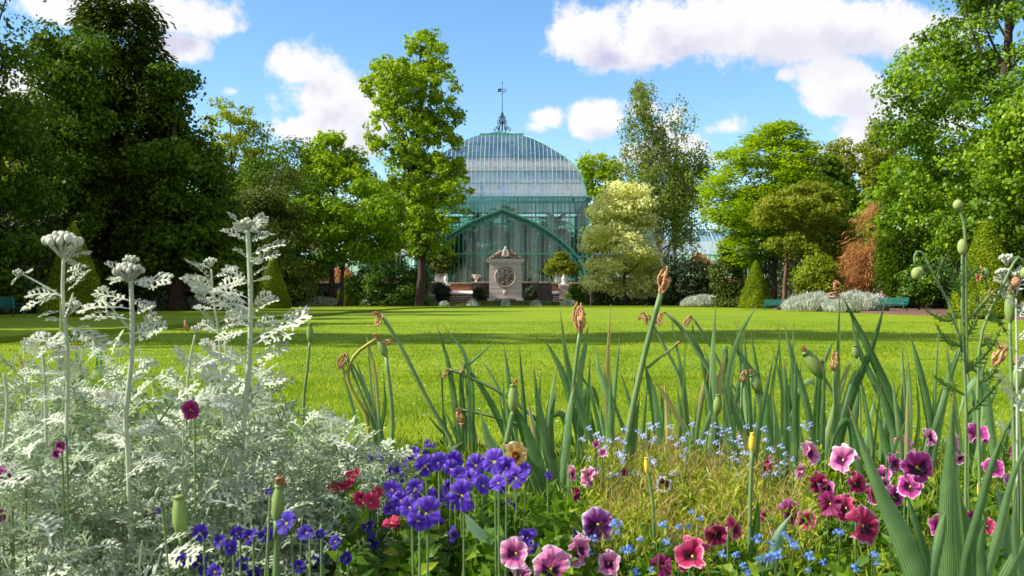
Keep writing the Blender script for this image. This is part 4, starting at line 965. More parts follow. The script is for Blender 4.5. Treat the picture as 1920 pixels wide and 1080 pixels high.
# palms and greenery inside the glasshouse
rp = random.Random(9)
def palm(label, x, y, h, n=16, fl=2.6):
    t = thing('palm_tree', label, 'palm', (x, y, TZ), group='palms inside the glasshouse')
    b = B(); b.tube(wob(rp, (0, 0, 0), (rp.uniform(-.4, .4), 0, h), 6, 0.01), [0.22, .19, .17, .16, .15, .15, .17], 8); link('trunk', b.mesh('trunk', M['bark'], True), t)
    for i in range(n):
        a = i*2.4; el = rp.uniform(0.1, 1.1); b = B(); pts = []
        for s in range(8):
            u = s/7; r = fl*u; z = h + math.sin(el)*fl*u - 1.5*u*u*fl*0.5*(1.2-el*.5)
            pts.append(Vector((math.cos(a)*r*math.cos(el*.6), math.sin(a)*r*math.cos(el*.6), z)))
        sd = Vector((-math.sin(a), math.cos(a), 0))
        b.tube(pts, [.03]*8, 4, cap=False)
        for s in range(1, 22):
            u = s/22*7; i0 = min(int(u), 6); p = pts[i0].lerp(pts[i0+1], u-i0); ll = 0.6*math.sin(math.pi*(s/22)**.7)+.1
            for sg in (-1, 1):
                q = p + sd*sg*ll + Vector((0, 0, -.35*ll)); dd = (pts[i0+1]-pts[i0]).normalized()*.06
                b.raw([p-dd, p+dd, q+dd*2], [(0, 1, 2)])
        link('frond', b.mesh('frond', LM['laurel']), t)
for i, (x, y, h) in enumerate(((-6, 108, 4.5), (-2.5, 112, 7.5), (2, 109, 5.0), (5.5, 112, 6.5), (0, 117, 9.0), (-7, 116, 7.0), (6.5, 118, 8))):
    palm(['short palm behind the porch glass', 'tall palm under the dome', 'low palm right of the doors', 'palm near the right glass wall', 'tallest palm under the middle of the dome', 'palm in the left back of the dome', 'palm in the right back of the dome'][i], GX+x, y, h, fl=2.4+0.1*i)
for i, (px, Y, w, top, lab) in enumerate(((905, 101, 26, 470, 'leafy tropical shrub behind the left porch panes'), (1010, 101, 24, 455, 'sunlit tropical shrub behind the right porch panes'), (870, 106, 34, 440, 'dark tropical foliage at the left inside the glasshouse'),
                                     (1060, 107, 30, 430, 'dark tropical foliage at the right inside the glasshouse'), (960, 108, 40, 430, 'dense dark foliage in the middle of the glasshouse'), (945, 116, 140, 420, 'dark mass of plants across the back of the glasshouse'))):
    tree('tropical_shrub', lab, 'shrub', px, Y, [(top, px-w*.3, px+w*.3), (top+20, px-w*.8, px+w*.8), (top+50, px-w, px+w), (525, px-w, px+w)], 'laurel', 120+i, z0=TZ, tr=0.08, nclump=70 if w < 100 else 200, per=80, cr=0.8, L=0.35, W=0.2)
# ------------------------------------------------------------------ near grass blades, daisies
rs = np.random.RandomState(50)
LM['blade'] = leafmat('grass_blades', (0.09, 0.17, 0.004), (0.23, 0.33, 0.009), 0.42, 0.5, 0.12, 1.5, cc=(0.60, 0.58, 0.06))
def blades(n, y0, y1, h, w, seed):
    rs = np.random.RandomState(seed)
    y = np.sqrt(y0**2 + (y1**2-y0**2)*rs.random(n)); x = (rs.random(n)*2-1)*(y*0.72+0.9)
    k = (x > -6.9) & (y > 3.86 + 0.04*np.sin(x*2.1)); x, y = x[k], y[k]; n = len(x)
    hh = h*(0.5+0.9*rs.random(n))*(1+0.4*np.sin(x*3.1)*np.sin(y*2.3)); a = rs.random(n)*6.283; ww = w*(0.7+0.6*rs.random(n)); ln = hh*rs.random(n)*0.9; b = rs.random(n)*6.283
    V = np.empty((n, 3, 3), np.float32)
    V[:, 0] = np.stack([x-np.cos(a)*ww, y-np.sin(a)*ww, 0*x], 1); V[:, 1] = np.stack([x+np.cos(a)*ww, y+np.sin(a)*ww, 0*x], 1)
    V[:, 2] = np.stack([x+np.cos(b)*ln, y+np.sin(b)*ln, hh], 1)
    return V.reshape(-1, 3), n
parts_ = [blades(120000, 3.8, 7.5, 0.019, 0.0022, 1), blades(90000, 7.5, 14, 0.020, 0.0035, 2), blades(50000, 14, 26, 0.020, 0.006, 3)]
V = np.concatenate([p[0] for p in parts_]); n = sum(p[1] for p in parts_)
g = link('grass', mesh_np('grass', V, np.arange(n*3, dtype=np.int32).reshape(-1, 3), LM['blade']), kind='stuff'); tag(g, 'short mown sunny green grass blades of the near lawn', 'grass')
M['daisy'] = plain('daisy_white', (0.75, 0.75, 0.7), (0.85, 0.85, 0.8), 5, 0.8, 0)
b = B(); rd = random.Random(6)
for i in range(900):
    y = 4.2 + 22*rd.random()**1.3; x = rd.uniform(-1, 1)*(y*.55); r = rd.uniform(.004, .008)
    if x < -6.8: continue
    z = .03 + rd.uniform(0, .012); b.raw([(x+r*math.cos(q*1.257), y+r*math.sin(q*1.257), z+(0.002 if q % 2 else 0)) for q in range(5)], [(0, 1, 2, 3, 4)])
g = link('lawn_daisies', b.mesh('lawn_daisies', M['daisy']), kind='stuff'); tag(g, 'tiny white daisies sprinkled over the near lawn', 'daisies')

# ------------------------------------------------------------------ plant materials
def blade_mat(name, c1, c2, trans=0.25, rough=0.38, vein=320.0):
    m, t, o = base_mat(name)
    uv = t.add('ShaderNodeUVMap'); uv.uv_map = 'UVMap'
    s = t.add('ShaderNodeSeparateXYZ'); t.l.new(uv.outputs[0], s.inputs[0])
    tc = t.add('ShaderNodeTexCoord').outputs['Object']; oi = t.add('ShaderNodeObjectInfo')
    st = t.math('SINE', t.math('MULTIPLY', s.outputs[0], 62.0))
    n = t.noise(18, tc, 4)
    f = t.math('ADD', t.math('MULTIPLY', st, 0.10), t.math('ADD', t.math('MULTIPLY', n, 0.6), t.math('MULTIPLY', oi.outputs['Random'], 0.55)))
    col = t.ramp(f, [(0.2, c1), (0.8, c2)])
    col = t.mix(t.ss(s.outputs[1], 0.93, 1.0, kind='LINEAR'), col, (0.42, 0.26, 0.10, 1))       # dry tip
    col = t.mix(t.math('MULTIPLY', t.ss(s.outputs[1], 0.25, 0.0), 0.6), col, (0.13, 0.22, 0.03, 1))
    spots = t.ss(t.noise(90, tc, 3), 0.66, 0.72); col = t.mix(t.math('MULTIPLY', spots, 0.6), col, (0.30, 0.20, 0.07, 1))
    fade = t.math('MULTIPLY', t.ss(oi.outputs['Random'], 0.91, 0.95), t.ss(t.math('ADD', s.outputs[1], t.noise(9, tc, 3)), 0.7, 1.3)); col = t.mix(fade, col, (0.50, 0.38, 0.14, 1))
    p = t.add('ShaderNodeBsdfPrincipled'); t.l.new(col, p.inputs['Base Color']); p.inputs['Roughness'].default_value = rough; p.inputs['Specular IOR Level'].default_value = 0.28
    b = t.add('ShaderNodeBump'); b.inputs['Strength'].default_value = 0.35; b.inputs['Distance'].default_value = 0.001; t.l.new(st, b.inputs['Height']); t.l.new(b.outputs[0], p.inputs['Normal'])
    tr = t.add('ShaderNodeBsdfTranslucent'); t.l.new(t.mix(1.0, col, (1.3, 1.5, 0.35, 1), 'MULTIPLY'), tr.inputs[0])
    mx = t.add('ShaderNodeMixShader'); mx.inputs[0].default_value = trans
    t.l.new(p.outputs[0], mx.inputs[1]); t.l.new(tr.outputs[0], mx.inputs[2]); t.l.new(mx.outputs[0], o.inputs[0]); return m
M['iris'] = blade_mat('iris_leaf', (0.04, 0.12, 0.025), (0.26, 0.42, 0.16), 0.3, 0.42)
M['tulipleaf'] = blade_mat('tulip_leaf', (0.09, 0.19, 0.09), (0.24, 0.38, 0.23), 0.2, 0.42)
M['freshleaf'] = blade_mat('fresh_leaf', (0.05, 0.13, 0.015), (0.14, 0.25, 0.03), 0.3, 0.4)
M['stem'] = plain('green_stem', (0.09, 0.17, 0.05), (0.19, 0.29, 0.09), 8, 0.5, 0.2, 80, 0.001, spec=0.4)
M['stem_yel'] = plain('yellowing_stem', (0.20, 0.24, 0.04), (0.45, 0.40, 0.06), 8, 0.55, 0.2, 80, 0.001)
M['withered'] = plain('withered_petal', (0.24, 0.09, 0.035), (0.52, 0.26, 0.12), 45, 0.85, 1.0, 160, 0.004, c3=(0.66, 0.40, 0.21))
M['pod'] = plain('green_pod', (0.12, 0.20, 0.04), (0.26, 0.36, 0.09), 12, 0.45, 0.2, 60, 0.001, spec=0.4)
M['yelbud'] = plain('yellow_bud', (0.65, 0.42, 0.03), (0.80, 0.60, 0.08), 12, 0.6, 0.2, 60, 0.001)

def spline(pts, n):
    pts = [Vector(p) for p in pts]; m = len(pts)
    if m == 2: return [pts[0].lerp(pts[1], i/(n-1)) for i in range(n)]
    out = []
    for i in range(n):
        u = i/(n-1)*(m-1); k = min(int(u), m-2); f = u-k
        p0 = pts[k-1] if k > 0 else pts[0]*2-pts[1]; p3 = pts[k+2] if k+2 < m else pts[-1]*2-pts[-2]; p1, p2 = pts[k], pts[k+1]
        out.append(0.5*((2*p1) + (p2-p0)*f + (2*p0-5*p1+4*p2-p3)*f*f + (3*p1-3*p2+p3-p0)*f**3))
    return out
def sword(b, pts, w, facing=None, n=14, keel=0.22, twist=0.0, taper=0.5, base=0.75):
    """a sword leaf: a keeled blade along pts; facing = its flat side's direction"""
    P_ = spline(pts, n); V = []; F = []; UV = []; f = Vector(facing) if facing else Vector((0.15, -1, 0.1))
    for i, p in enumerate(P_):
        u = i/(n-1); t = (P_[min(i+1, n-1)]-P_[max(i-1, 0)]).normalized()
        s = t.cross(f).normalized(); s = Matrix.Rotation(twist*u, 3, t) @ s; nn = s.cross(t).normalized()
        ww = w*0.5*(base + (1-base)*min(u*3, 1))*(1.0 if u < taper else max(0.02, (1-((u-taper)/(1-taper))**1.7)))
        th = 0.0012 + ww*keel
        for q, (sx, sn) in enumerate(((-1, 0), (-0.45, 0.75), (0, 1.0), (0.45, 0.75), (1, 0))):
            V.append(p + s*ww*sx + nn*th*sn); UV.append((0.02+q/4*0.96, u+0.001))
    for i in range(n-1):
        for q in range(4): F.append((i*5+q, i*5+q+1, (i+1)*5+q+1, (i+1)*5+q))
    b.raw(V, F, UV); return b
def withered(b, p, d, size, seed):
    """a spent flower: crumpled twisted petals hanging round its stalk's tip"""
    rnd = random.Random(seed); p = Vector(p); d = Vector(d).normalized(); sd = d.orthogonal().normalized()
    for k in range(7):
        a = rnd.uniform(0, 6.28); o = (Matrix.Rotation(a, 3, d) @ sd)*size*0.13
        pts = [p + o*0.3, p + o*1.5 + d*size*0.33, p + o*rnd.uniform(.4, 1.8) + d*size*0.68, p + o*rnd.uniform(-.6, 1.2) + d*size*rnd.uniform(.85, 1.05)]
        r = size*rnd.uniform(.028, .07); q = [v_ + Vector((rnd.uniform(-1, 1), rnd.uniform(-1, 1), rnd.uniform(-1, 1)))*size*.03 for v_ in spline(pts, 12)]
        b.tube(q, [r*(0.3+1.0*abs(math.sin(i*1.3+a)))*(1 if i < 10 else .4) for i in range(12)], 5)
    return b
def podshape(b, p, d, L, w):
    p = Vector(p); d = Vector(d).normalized(); pts = []; rad = []
    for i, (u, r) in enumerate(((-.05, .25), (0, .3), (.12, .75), (.35, 1), (.65, 1), (.88, .72), (.97, .6), (1.0, .85), (1.04, .4))):
        pts.append(p + d*L*u); rad.append(w*.5*r)
    return b.tube(pts, rad, 8)

def V3(px, py, Y): return P(px, py, Y)
def ground_pt(px, Y): return Vector(((px-960)/FPX*Y, Y, -0.01))
nid = [0]
class Plant:
    def __init__(s, name, label, cat, px, Y, group=None):
        s.g = ground_pt(px, Y); s.Y = Y; s.t = thing(name, label, cat, s.g, group=group)
    def leaf(s, pts, w, mat='iris', Y=None, dy=0.0, **kw):
        """pts in photograph pixels, root first; w = width in pixels"""
        Y = Y or s.Y; nid[0] += 1; r = random.Random(nid[0])
        W = [V3(a, c, Y + dy*i/(len(pts)-1)) for i, (a, c) in enumerate(pts)]
        # run the root down into the soil
        r0 = W[0]; d = (W[0]-W[1]); 
        if r0.z > 0.02:
            tgt = s.g.lerp(Vector((r0.x, Y, 0)), 0.5); W = [Vector((r0.x*0.75+tgt.x*0.25, Y, -0.01))] + W if abs(d.z) > 1e-3 else W
        b = B(); sword(b, W, w/FPX*Y, facing=(r.uniform(-.5, .5), -1, r.uniform(-.1, .3)), twist=r.uniform(-.5, .5), n=16, **kw)
        return part('leaf', b, M[mat], s.t, smooth=True)
    def stalk(s, pts, w, mat='stem', Y=None, dy=0.0, root=True):
        Y = Y or s.Y; W = [V3(a, c, Y + dy*i/(len(pts)-1)) for i, (a, c) in enumerate(pts)]
        if root and W[0].z > 0.02: W = [Vector((W[0].x, Y, -0.01))] + W
        b = B(); n = 14; b.tube(spline(W, n), [w/FPX*Y*.5*(1.1-.3*i/n) for i in range(n)], 7); part('stalk', b, M[mat], s.t, smooth=True); return W[-1]
    def spent(s, px, py, ex, ey, Y=None, k=1.0):
        """withered flower from pixel (px,py) hanging to (ex,ey)"""
        Y = Y or s.Y; a = V3(px, py, Y); c = V3(ex, ey, Y-0.01); nid[0] += 1
        b = B(); withered(b, a, c-a, (c-a).length*k, nid[0]); part('spent_flower', b, M['withered'], s.t, smooth=True)
    def pod(s, px, py, ex, ey, w, Y=None, mat='pod'):
        Y = Y or s.Y; a = V3(px, py, Y); c = V3(ex, ey, Y); b = B(); podshape(b, a, c-a, (c-a).length, w/FPX*Y); part('seed_pod', b, M[mat], s.t, smooth=True)
    def fan(s, n, px0, px1, top0, top1, w, seed, mat='iris', spread=60, base_py=None):
        r = random.Random(seed)
        for i in range(n):
            Y = s.Y + r.uniform(-.25, .35); bx = r.uniform(px0, px1); lean = r.uniform(-spread, spread); tp = r.uniform(top0, top1)
            bp = HY + (CH-0.0)*FPX/Y
            bend = r.uniform(-.25, .3)
            pts = [(bx, bp), (bx+lean*.35, bp*.55+tp*.45), (bx+lean*(1+bend), tp)]
            if r.random() < .14:   # a leaf folded over
                pts = [(bx, bp), (bx+lean*.5, bp*.45+tp*.55), (bx+lean*.9, tp+15), (bx+lean*1.6, tp+30), (bx+lean*2.1, tp+85)]
            s.leaf(pts, w*r.uniform(.7, 1.15), mat, Y=Y)

# ------------------------------------------------------------------ irises (leaf and stalk paths read off the photograph)
GI = 'irises past flowering along the lawn edge'
a = Plant('iris_plant', 'iris clump at the edge of the silver foliage with one drooping withered flower', 'iris', 708, 3.45, GI)
for pts, w in (([(711,815),(703,700),(685,621)],9), ([(711,812),(690,740),(663,663)],9), ([(705,812),(697,740),(690,640)],8), ([(712,820),(722,760),(719,700)],8), ([(668,790),(650,720),(640,668)],7), ([(716,815),(680,720),(650,665)],8)): a.leaf(pts, w)
a.stalk([(700,800),(668,715),(649,662)], 6); a.spent(650,662,634,694)
a.stalk([(690,790),(662,735),(652,700),(668,663),(708,634)], 8, 'stem_yel'); 
a = Plant('iris_plant', 'iris stalk leaning left above the lawn, tipped with a curled withered flower', 'iris', 843, 3.3, GI)
a.stalk([(846,828),(818,778),(796,738),(757,660),(717,592)], 9); a.spent(717,590,702,614); a.spent(716,592,698,588, k=1.1)
a.leaf([(838,830),(835,790),(835,771)], 6); a.leaf([(852,836),(820,800),(800,775)], 6)
a = Plant('tulip_seedhead', 'green tulip seed head on a bowed stalk topped by a withered flower', 'tulip', 732, 2.3, 'tulip seed heads in the bed')
a.stalk([(732,880),(736,780),(724,668)], 9); a.pod(724,668,711,636,16); a.spent(712,636,706,632,k=2.2); a.spent(716,644,736,638,k=1.0)
a = Plant('tulip_seedhead', 'slender green seed head standing alone above the right rim of silver foliage', 'tulip', 571, 3.0, 'tulip seed heads in the bed')
a.stalk([(570,760),(577,690),(581,642)], 6); a.pod(581,642,581,608,12)
a = Plant('iris_plant', 'iris clump with two long pointed leaves and small withered flowers left of centre', 'iris', 870, 3.3, GI)
for pts, w in (([(861,832),(852,750),(840,680),(818,606)],12), ([(884,840),(884,730),(871,663),(831,611)],13), ([(874,838),(866,740),(862,690)],11), ([(880,838),(881,750),(878,700)],12), ([(893,840),(880,760),(871,690)],9),
               ([(868,700),(881,682),(905,660),(927,639)],6), ([(960,850),(929,772),(895,715),(860,674)],14), ([(860,832),(846,795),(835,771)],7), ([(970,830),(950,766),(928,715),(903,674)],8), ([(830,742),(827,700),(815,720)],4)):
    a.leaf(pts, w)
a.stalk([(1010,790),(949,742),(905,718),(868,702),(842,692)], 7, root=False); a.spent(842,690,829,708); a.spent(862,700,872,690,k=.8)
a.stalk([(1010,808),(940,785),(865,767)], 6, root=False); a.spent(866,766,856,768,k=1.2); a.spent(858,770,870,800)
a = Plant('iris_plant', 'large dark leaved iris clump rising from behind the violet violas', 'iris', 1035, 2.35, GI)
for pts, w in (([(1035,1000),(1010,890),(985,810),(955,742)],34), ([(1048,985),(1040,900),(1015,790),(1000,692)],24), ([(1045,960),(1058,860),(1066,780),(1078,720)],20), ([(1030,1000),(1000,900),(978,840)],26), ([(1060,990),(1064,900),(1050,830)],22),
               ([(928,860),(915,820),(900,771)],20), ([(1040,1000),(1035,900),(1032,800),(1043,730)],18)): a.leaf(pts, w)
a.stalk([(949,852),(956,800),(962,772)], 12); a.pod(962,772,963,722,20); a.spent(962,724,966,714,k=1.5)
a = Plant('iris_plant', 'iris with an upright orange brown withered flower on a pale green stalk', 'iris', 1056, 3.0, GI)
a.stalk([(1056,853),(1072,740),(1087,621)], 9); a.spent(1087,622,1089,572,k=1.05); a.spent(1086,618,1084,578,k=1.0)
for pts, w in (([(1118,860),(1100,797),(1066,691),(1050,580)],18), ([(1022,853),(1030,770),(1045,684)],14), ([(1029,853),(1012,770),(1001,687)],14), ([(1090,850),(1061,719),(1040,670),(1022,638)],13), ([(1085,790),(1088,700),(1097,650),(1103,607)],12), ([(1130,850),(1108,740),(1080,690)],8)): a.leaf(pts, w)
a = Plant('iris_plant', 'iris clump of straight twin leaves between the two upright withered stalks', 'iris', 1145, 3.1, GI)
for pts, w in (([(1143,855),(1138,750),(1139,680),(1145,571)],14), ([(1150,855),(1138,747),(1122,690),(1117,649)],14), ([(1186,840),(1166,797),(1142,726)],10), ([(1180,850),(1185,780),(1176,740),(1160,690)],9), ([(1128,850),(1120,790),(1108,720)],8)): a.leaf(pts, w)
a = Plant('iris_plant', 'iris with the tallest thick stalk ending in a folded orange withered flower', 'iris', 1165, 2.6, GI)
a.stalk([(1166,900),(1177,811),(1205,677),(1240,546)], 13); a.spent(1241,548,1250,506,k=1.1); a.spent(1237,552,1256,522,k=1.0)
for pts, w in (([(1236,862),(1226,754),(1217,715),(1209,682)],17), ([(1290,830),(1268,779),(1245,740),(1223,709)],12), ([(1183,880),(1190,800),(1200,740)],12)): a.leaf(pts, w)
a.stalk([(1213,690),(1240,668),(1268,647)], 5, root=False); a.spent(1266,648,1271,643,k=1.5)
a = Plant('iris_plant', 'iris clump with three drooping withered flowers on arched stalks', 'iris', 1290, 3.0, GI)
a.stalk([(1290,850),(1277,722),(1248,655),(1223,608)], 7); a.spent(1223,608,1214,588,k=.9); a.spent(1206,588,1213,609); a.spent(1208,586,1192,604,k=.8)
a.stalk([(1402,820),(1360,745),(1318,677),(1285,625),(1252,589)], 9); a.spent(1250,588,1238,588,k=1.2); a.spent(1238,588,1235,612)
a.stalk([(1385,760),(1360,705),(1330,645),(1297,593)], 6); a.spent(1297,592,1281,612)
for pts, w in (([(1290,842),(1284,760),(1276,690),(1258,596)],12), ([(1288,860),(1282,740),(1286,624)],15), ([(1330,840),(1321,691),(1303,640),(1297,600)],10), ([(1300,850),(1312,760),(1328,690),(1334,650)],12), ([(1270,850),(1275,780),(1268,720)],12)): a.leaf(pts, w)
a = Plant('iris_plant', 'dense iris clump with broad blue green blades right of centre', 'iris', 1345, 2.9, GI)
for pts, w in (([(1332,840),(1337,740),(1336,670),(1342,568)],16), ([(1328,850),(1340,760),(1352,700),(1361,660)],16), ([(1363,850),(1365,720),(1385,635),(1420,570)],18), ([(1440,840),(1420,726),(1395,677),(1355,621)],15), ([(1375,850),(1378,760),(1388,690),(1378,590)],9), ([(1352,850),(1330,760),(1318,700)],14), ([(1400,850),(1380,770),(1360,700)],14), ([(1345,850),(1370,770),(1392,720),(1400,690)],10), ([(1310,850),(1330,780),(1345,735)],12), ([(1400,850),(1402,760),(1384,600)],7)): a.leaf(pts, w)
a.pod(1342,779,1346,740,18); a.stalk([(1340,850),(1341,800),(1342,778)], 6)
a.stalk([(1384,860),(1388,780),(1390,716)], 6); a.spent(1390,716,1396,700,k=1.4)
a = Plant('iris_plant', 'iris clump with a fat leaning green pod at its top', 'iris', 1470, 2.9, GI)
for pts, w in (([(1525,850),(1511,756),(1485,671),(1470,603)],15), ([(1466,850),(1468,753),(1463,680),(1459,600)],13), ([(1484,850),(1483,730),(1489,597)],10), ([(1440,850),(1422,715),(1407,619)],11), ([(1455,850),(1432,760),(1420,700)],12), ([(1530,840),(1532,720),(1552,660),(1562,640)],10), ([(1500,860),(1475,770),(1446,640)],10)): a.leaf(pts, w)
a.stalk([(1590,800),(1565,748),(1543,706)], 9); a.pod(1543,708,1510,660,26); a.spent(1511,660,1507,654,k=2)
a.pod(1424,735,1410,702,20); a.stalk([(1436,850),(1432,780),(1425,735)], 7); a.spent(1412,703,1409,696,k=1.6)
a = Plant('iris_plant', 'iris clump with crossed long leaves and a kinked orange withered flower', 'iris', 1600, 2.8, GI)
for pts, w in (([(1560,860),(1568,760),(1572,640),(1574,556)],14), ([(1700,860),(1674,760),(1622,641),(1578,553)],19), ([(1570,850),(1593,753),(1637,645),(1661,560)],17), ([(1680,850),(1655,753),(1612,660),(1593,582)],14), ([(1560,850),(1595,720),(1606,690)],13), ([(1545,850),(1560,780),(1585,700),(1600,672)],12), ([(1635,850),(1622,760),(1612,700)],9)): a.leaf(pts, w)
a.spent(1574,556,1550,553,k=1.0); a.spent(1571,550,1568,524,k=1.0); a.stalk([(1566,840),(1563,740),(1562,695)], 5); a.spent(1562,694,1563,660,k=1.1)
a.pod(1606,672,1601,648,13); a.stalk([(1612,780),(1610,720),(1606,672)], 4)
a = Plant('iris_plant', 'iris clump of upright blunt leaves in front of the bark bed', 'iris', 1720, 2.9, GI)
for pts, w in (([(1693,850),(1694,753),(1689,634)],13), ([(1702,850),(1704,740),(1700,660)],12), ([(1748,850),(1737,756),(1720,680),(1705,625)],15), ([(1748,850),(1752,730),(1761,601)],7), ([(1745,860),(1775,720),(1811,630)],17), ([(1800,850),(1786,730),(1774,634)],11), ([(1730,850),(1762,756),(1795,650)],14), ([(1715,850),(1722,780),(1716,700)],12)): a.leaf(pts, w)
a = Plant('iris_plant', 'iris clump half hidden behind the poppy stalks', 'iris', 1850, 2.8, GI); a.fan(10, 1790, 1900, 640, 740, 15, 5, spread=55)
a.stalk([(1838,860),(1844,756),(1859,690)], 9); a.spent(1862,686,1882,648,k=1.1)
a = Plant('iris_plant', 'iris clump with low arching leaves behind the purple faced pansy', 'iris', 1660, 2.6, GI); a.fan(9, 1610, 1710, 690, 790, 14, 6, spread=60)
a = Plant('iris_plant', 'thin iris leaves growing among the blue forget-me-nots', 'iris', 1230, 3.2, GI); a.fan(6, 1190, 1270, 690, 790, 10, 7, spread=40)
a = Plant('iris_plant', 'iris clump just behind the folded crimson pansy bud', 'iris', 1420, 2.7, GI); a.fan(9, 1370, 1480, 650, 760, 15, 8, spread=50)
a = Plant('iris_plant', 'iris clump with many narrow blades behind the pink folded pansy', 'iris', 1530, 2.7, GI); a.fan(9, 1480, 1580, 660, 770, 14, 9, spread=50)
a = Plant('iris_plant', 'few dark iris leaves showing through the silver foliage on its lawn side', 'iris', 150, 2.9, GI)
for pts, w in (([(105,820),(112,700),(117,610),(112,560)],15), ([(130,850),(140,700),(152,640)],15), ([(55,760),(48,700),(30,655)],10), ([(160,820),(152,700),(140,650)],14), ([(190,640),(180,700),(165,760)],5)): a.leaf(pts, w)
a.spent(155,650,138,648,k=1); a.spent(352,620,348,606,k=1.5)
a = Plant('iris_plant', 'narrow leaved iris clump between the large dark leaved one and the upright withered stalk', 'iris', 985, 3.1, GI); a.fan(8, 950, 1030, 640, 760, 12, 21, spread=35)
a = Plant('iris_plant', 'iris clump filling the gap left of the tallest thick stalk', 'iris', 1110, 3.2, GI); a.fan(8, 1070, 1150, 620, 760, 12, 22, spread=35)
a = Plant('iris_plant', 'iris clump of straight blades right behind the yellow spent bud', 'iris', 1385, 3.3, GI); a.fan(8, 1345, 1440, 610, 740, 13, 23, spread=35)
a = Plant('iris_plant', 'iris clump of straight blades behind the crossed long leaves', 'iris', 1625, 3.3, GI); a.fan(8, 1580, 1680, 620, 740, 13, 24, spread=35)
# the big blades close to the lens, right side
a = Plant('iris_plant', 'nearest iris clump with the broadest blade slanting before the pansies', 'iris', 1740, 1.45, GI)
for pts, w in (([(1722,1110),(1690,1010),(1648,920),(1589,759)],46), ([(1745,1120),(1720,1000),(1696,919)],24), ([(1735,1120),(1760,1000),(1770,960)],26)): a.leaf(pts, w, taper=0.35)
a = Plant('iris_plant', 'near iris clump with tall paired upright blades', 'iris', 1790, 1.5, GI)
for pts, w in (([(1780,1130),(1776,960),(1780,860),(1786,738)],36), ([(1805,1130),(1796,980),(1790,900),(1783,800)],36), ([(1822,1120),(1815,1010),(1800,930)],26)): a.leaf(pts, w, taper=0.4)
a = Plant('iris_plant', 'near iris clump at the lower right corner with leaves leaning right', 'iris', 1860, 1.4, GI)
for pts, w in (([(1838,1120),(1870,1000),(1895,900),(1935,800)],24), ([(1870,1130),(1905,1040),(1960,940)],38), ([(1800,1100),(1835,950),(1865,850),(1902,770)],18), ([(1915,1130),(1900,1000),(1905,900)],26), ([(1840,1120),(1832,1020),(1850,960)],28)): a.leaf(pts, w, taper=0.4)

# tulip leaves and pods low in the bed
a = Plant('tulip_plant', 'pair of broad blue green tulip leaves left of the pink faced pansies', 'tulip', 900, 1.62, 'tulips past flowering')
for pts, w in (([(898,1120),(905,1030),(885,985),(872,962)],52), ([(925,1120),(920,1040),(936,1000),(940,985)],40), ([(905,1120),(890,1060),(884,1010)],40)): a.leaf(pts, w, 'tulipleaf', taper=0.3)
a = Plant('tulip_plant', 'upright green tulip leaf with a yellow stem in the middle of the straw coloured patch', 'tulip', 1240, 1.75, 'tulips past flowering')
for pts, w in (([(1245,1110),(1240,1030),(1238,950)],46), ([(1225,1100),(1215,1000),(1188,980)],26), ([(1262,1100),(1262,1020),(1250,985)],30)): a.leaf(pts, w, 'freshleaf', taper=0.3)
a.stalk([(1225,1000),(1222,930),(1212,872)], 7, 'stem'); a.pod(1213,888,1211,858,10,mat='yelbud')
a = Plant('tulip_seedhead', 'green tulip seed head standing before the blue violas', 'tulip', 519, 1.35, 'tulip seed heads in the bed')
a.stalk([(519,1130),(520,1040),(520,975)], 14); a.pod(520,978,525,910,24); a.spent(525,914,526,904,k=2)
a = Plant('tulip_seedhead', 'dark green tulip seed head in the shade of the silver foliage', 'tulip', 342, 1.4, 'tulip seed heads in the bed')
a.stalk([(341,1130),(342,1060),(341,1005)], 11); a.pod(341,1005,338,930,30)
a = Plant('tulip_plant', 'tulip with a yellow spent bud beside the folded crimson pansy', 'tulip', 1406, 1.7, 'tulips past flowering')
a.stalk([(1404,1080),(1405,950),(1409,845)], 9); a.pod(1409,846,1410,812,13,mat='yelbud'); a.leaf([(1440,1090),(1455,1010),(1485,960)], 30, 'tulipleaf', taper=0.3); a.leaf([(1400,1080),(1416,990),(1420,930)], 22, 'freshleaf', taper=0.3)
a = Plant('tulip_plant', 'tulip with a bright yellow spent bud among the near right blades', 'tulip', 1840, 1.75, 'tulips past flowering')
a.stalk([(1843,1090),(1842,990),(1837,935)], 9); a.pod(1837,936,1837,897,14,mat='yelbud'); a.leaf([(1870,1080),(1880,980),(1862,900)], 44, 'tulipleaf', taper=0.3)
a = Plant('tulip_seedhead', 'brown tipped green seed head at the right border', 'tulip', 1905, 2.0, 'tulip seed heads in the bed')
a.stalk([(1912,900),(1910,800),(1908,735)], 10); a.pod(1908,735,1908,680,26); a.spent(1908,684,1908,674,k=1.8)
a.stalk([(1900,850),(1895,700),(1893,605)], 8); a.pod(1893,606,1894,548,20); a.spent(1894,550,1896,542,k=2)
a = Plant('tulip_plant', 'pale rounded tulip leaf tucked behind the violet violas', 'tulip', 845, 2.5, 'tulips past flowering')
for pts, w in (([(838,900),(850,850),(868,828)],34), ([(828,900),(815,850),(790,840)],26)): a.leaf(pts, w, 'freshleaf', taper=0.3)

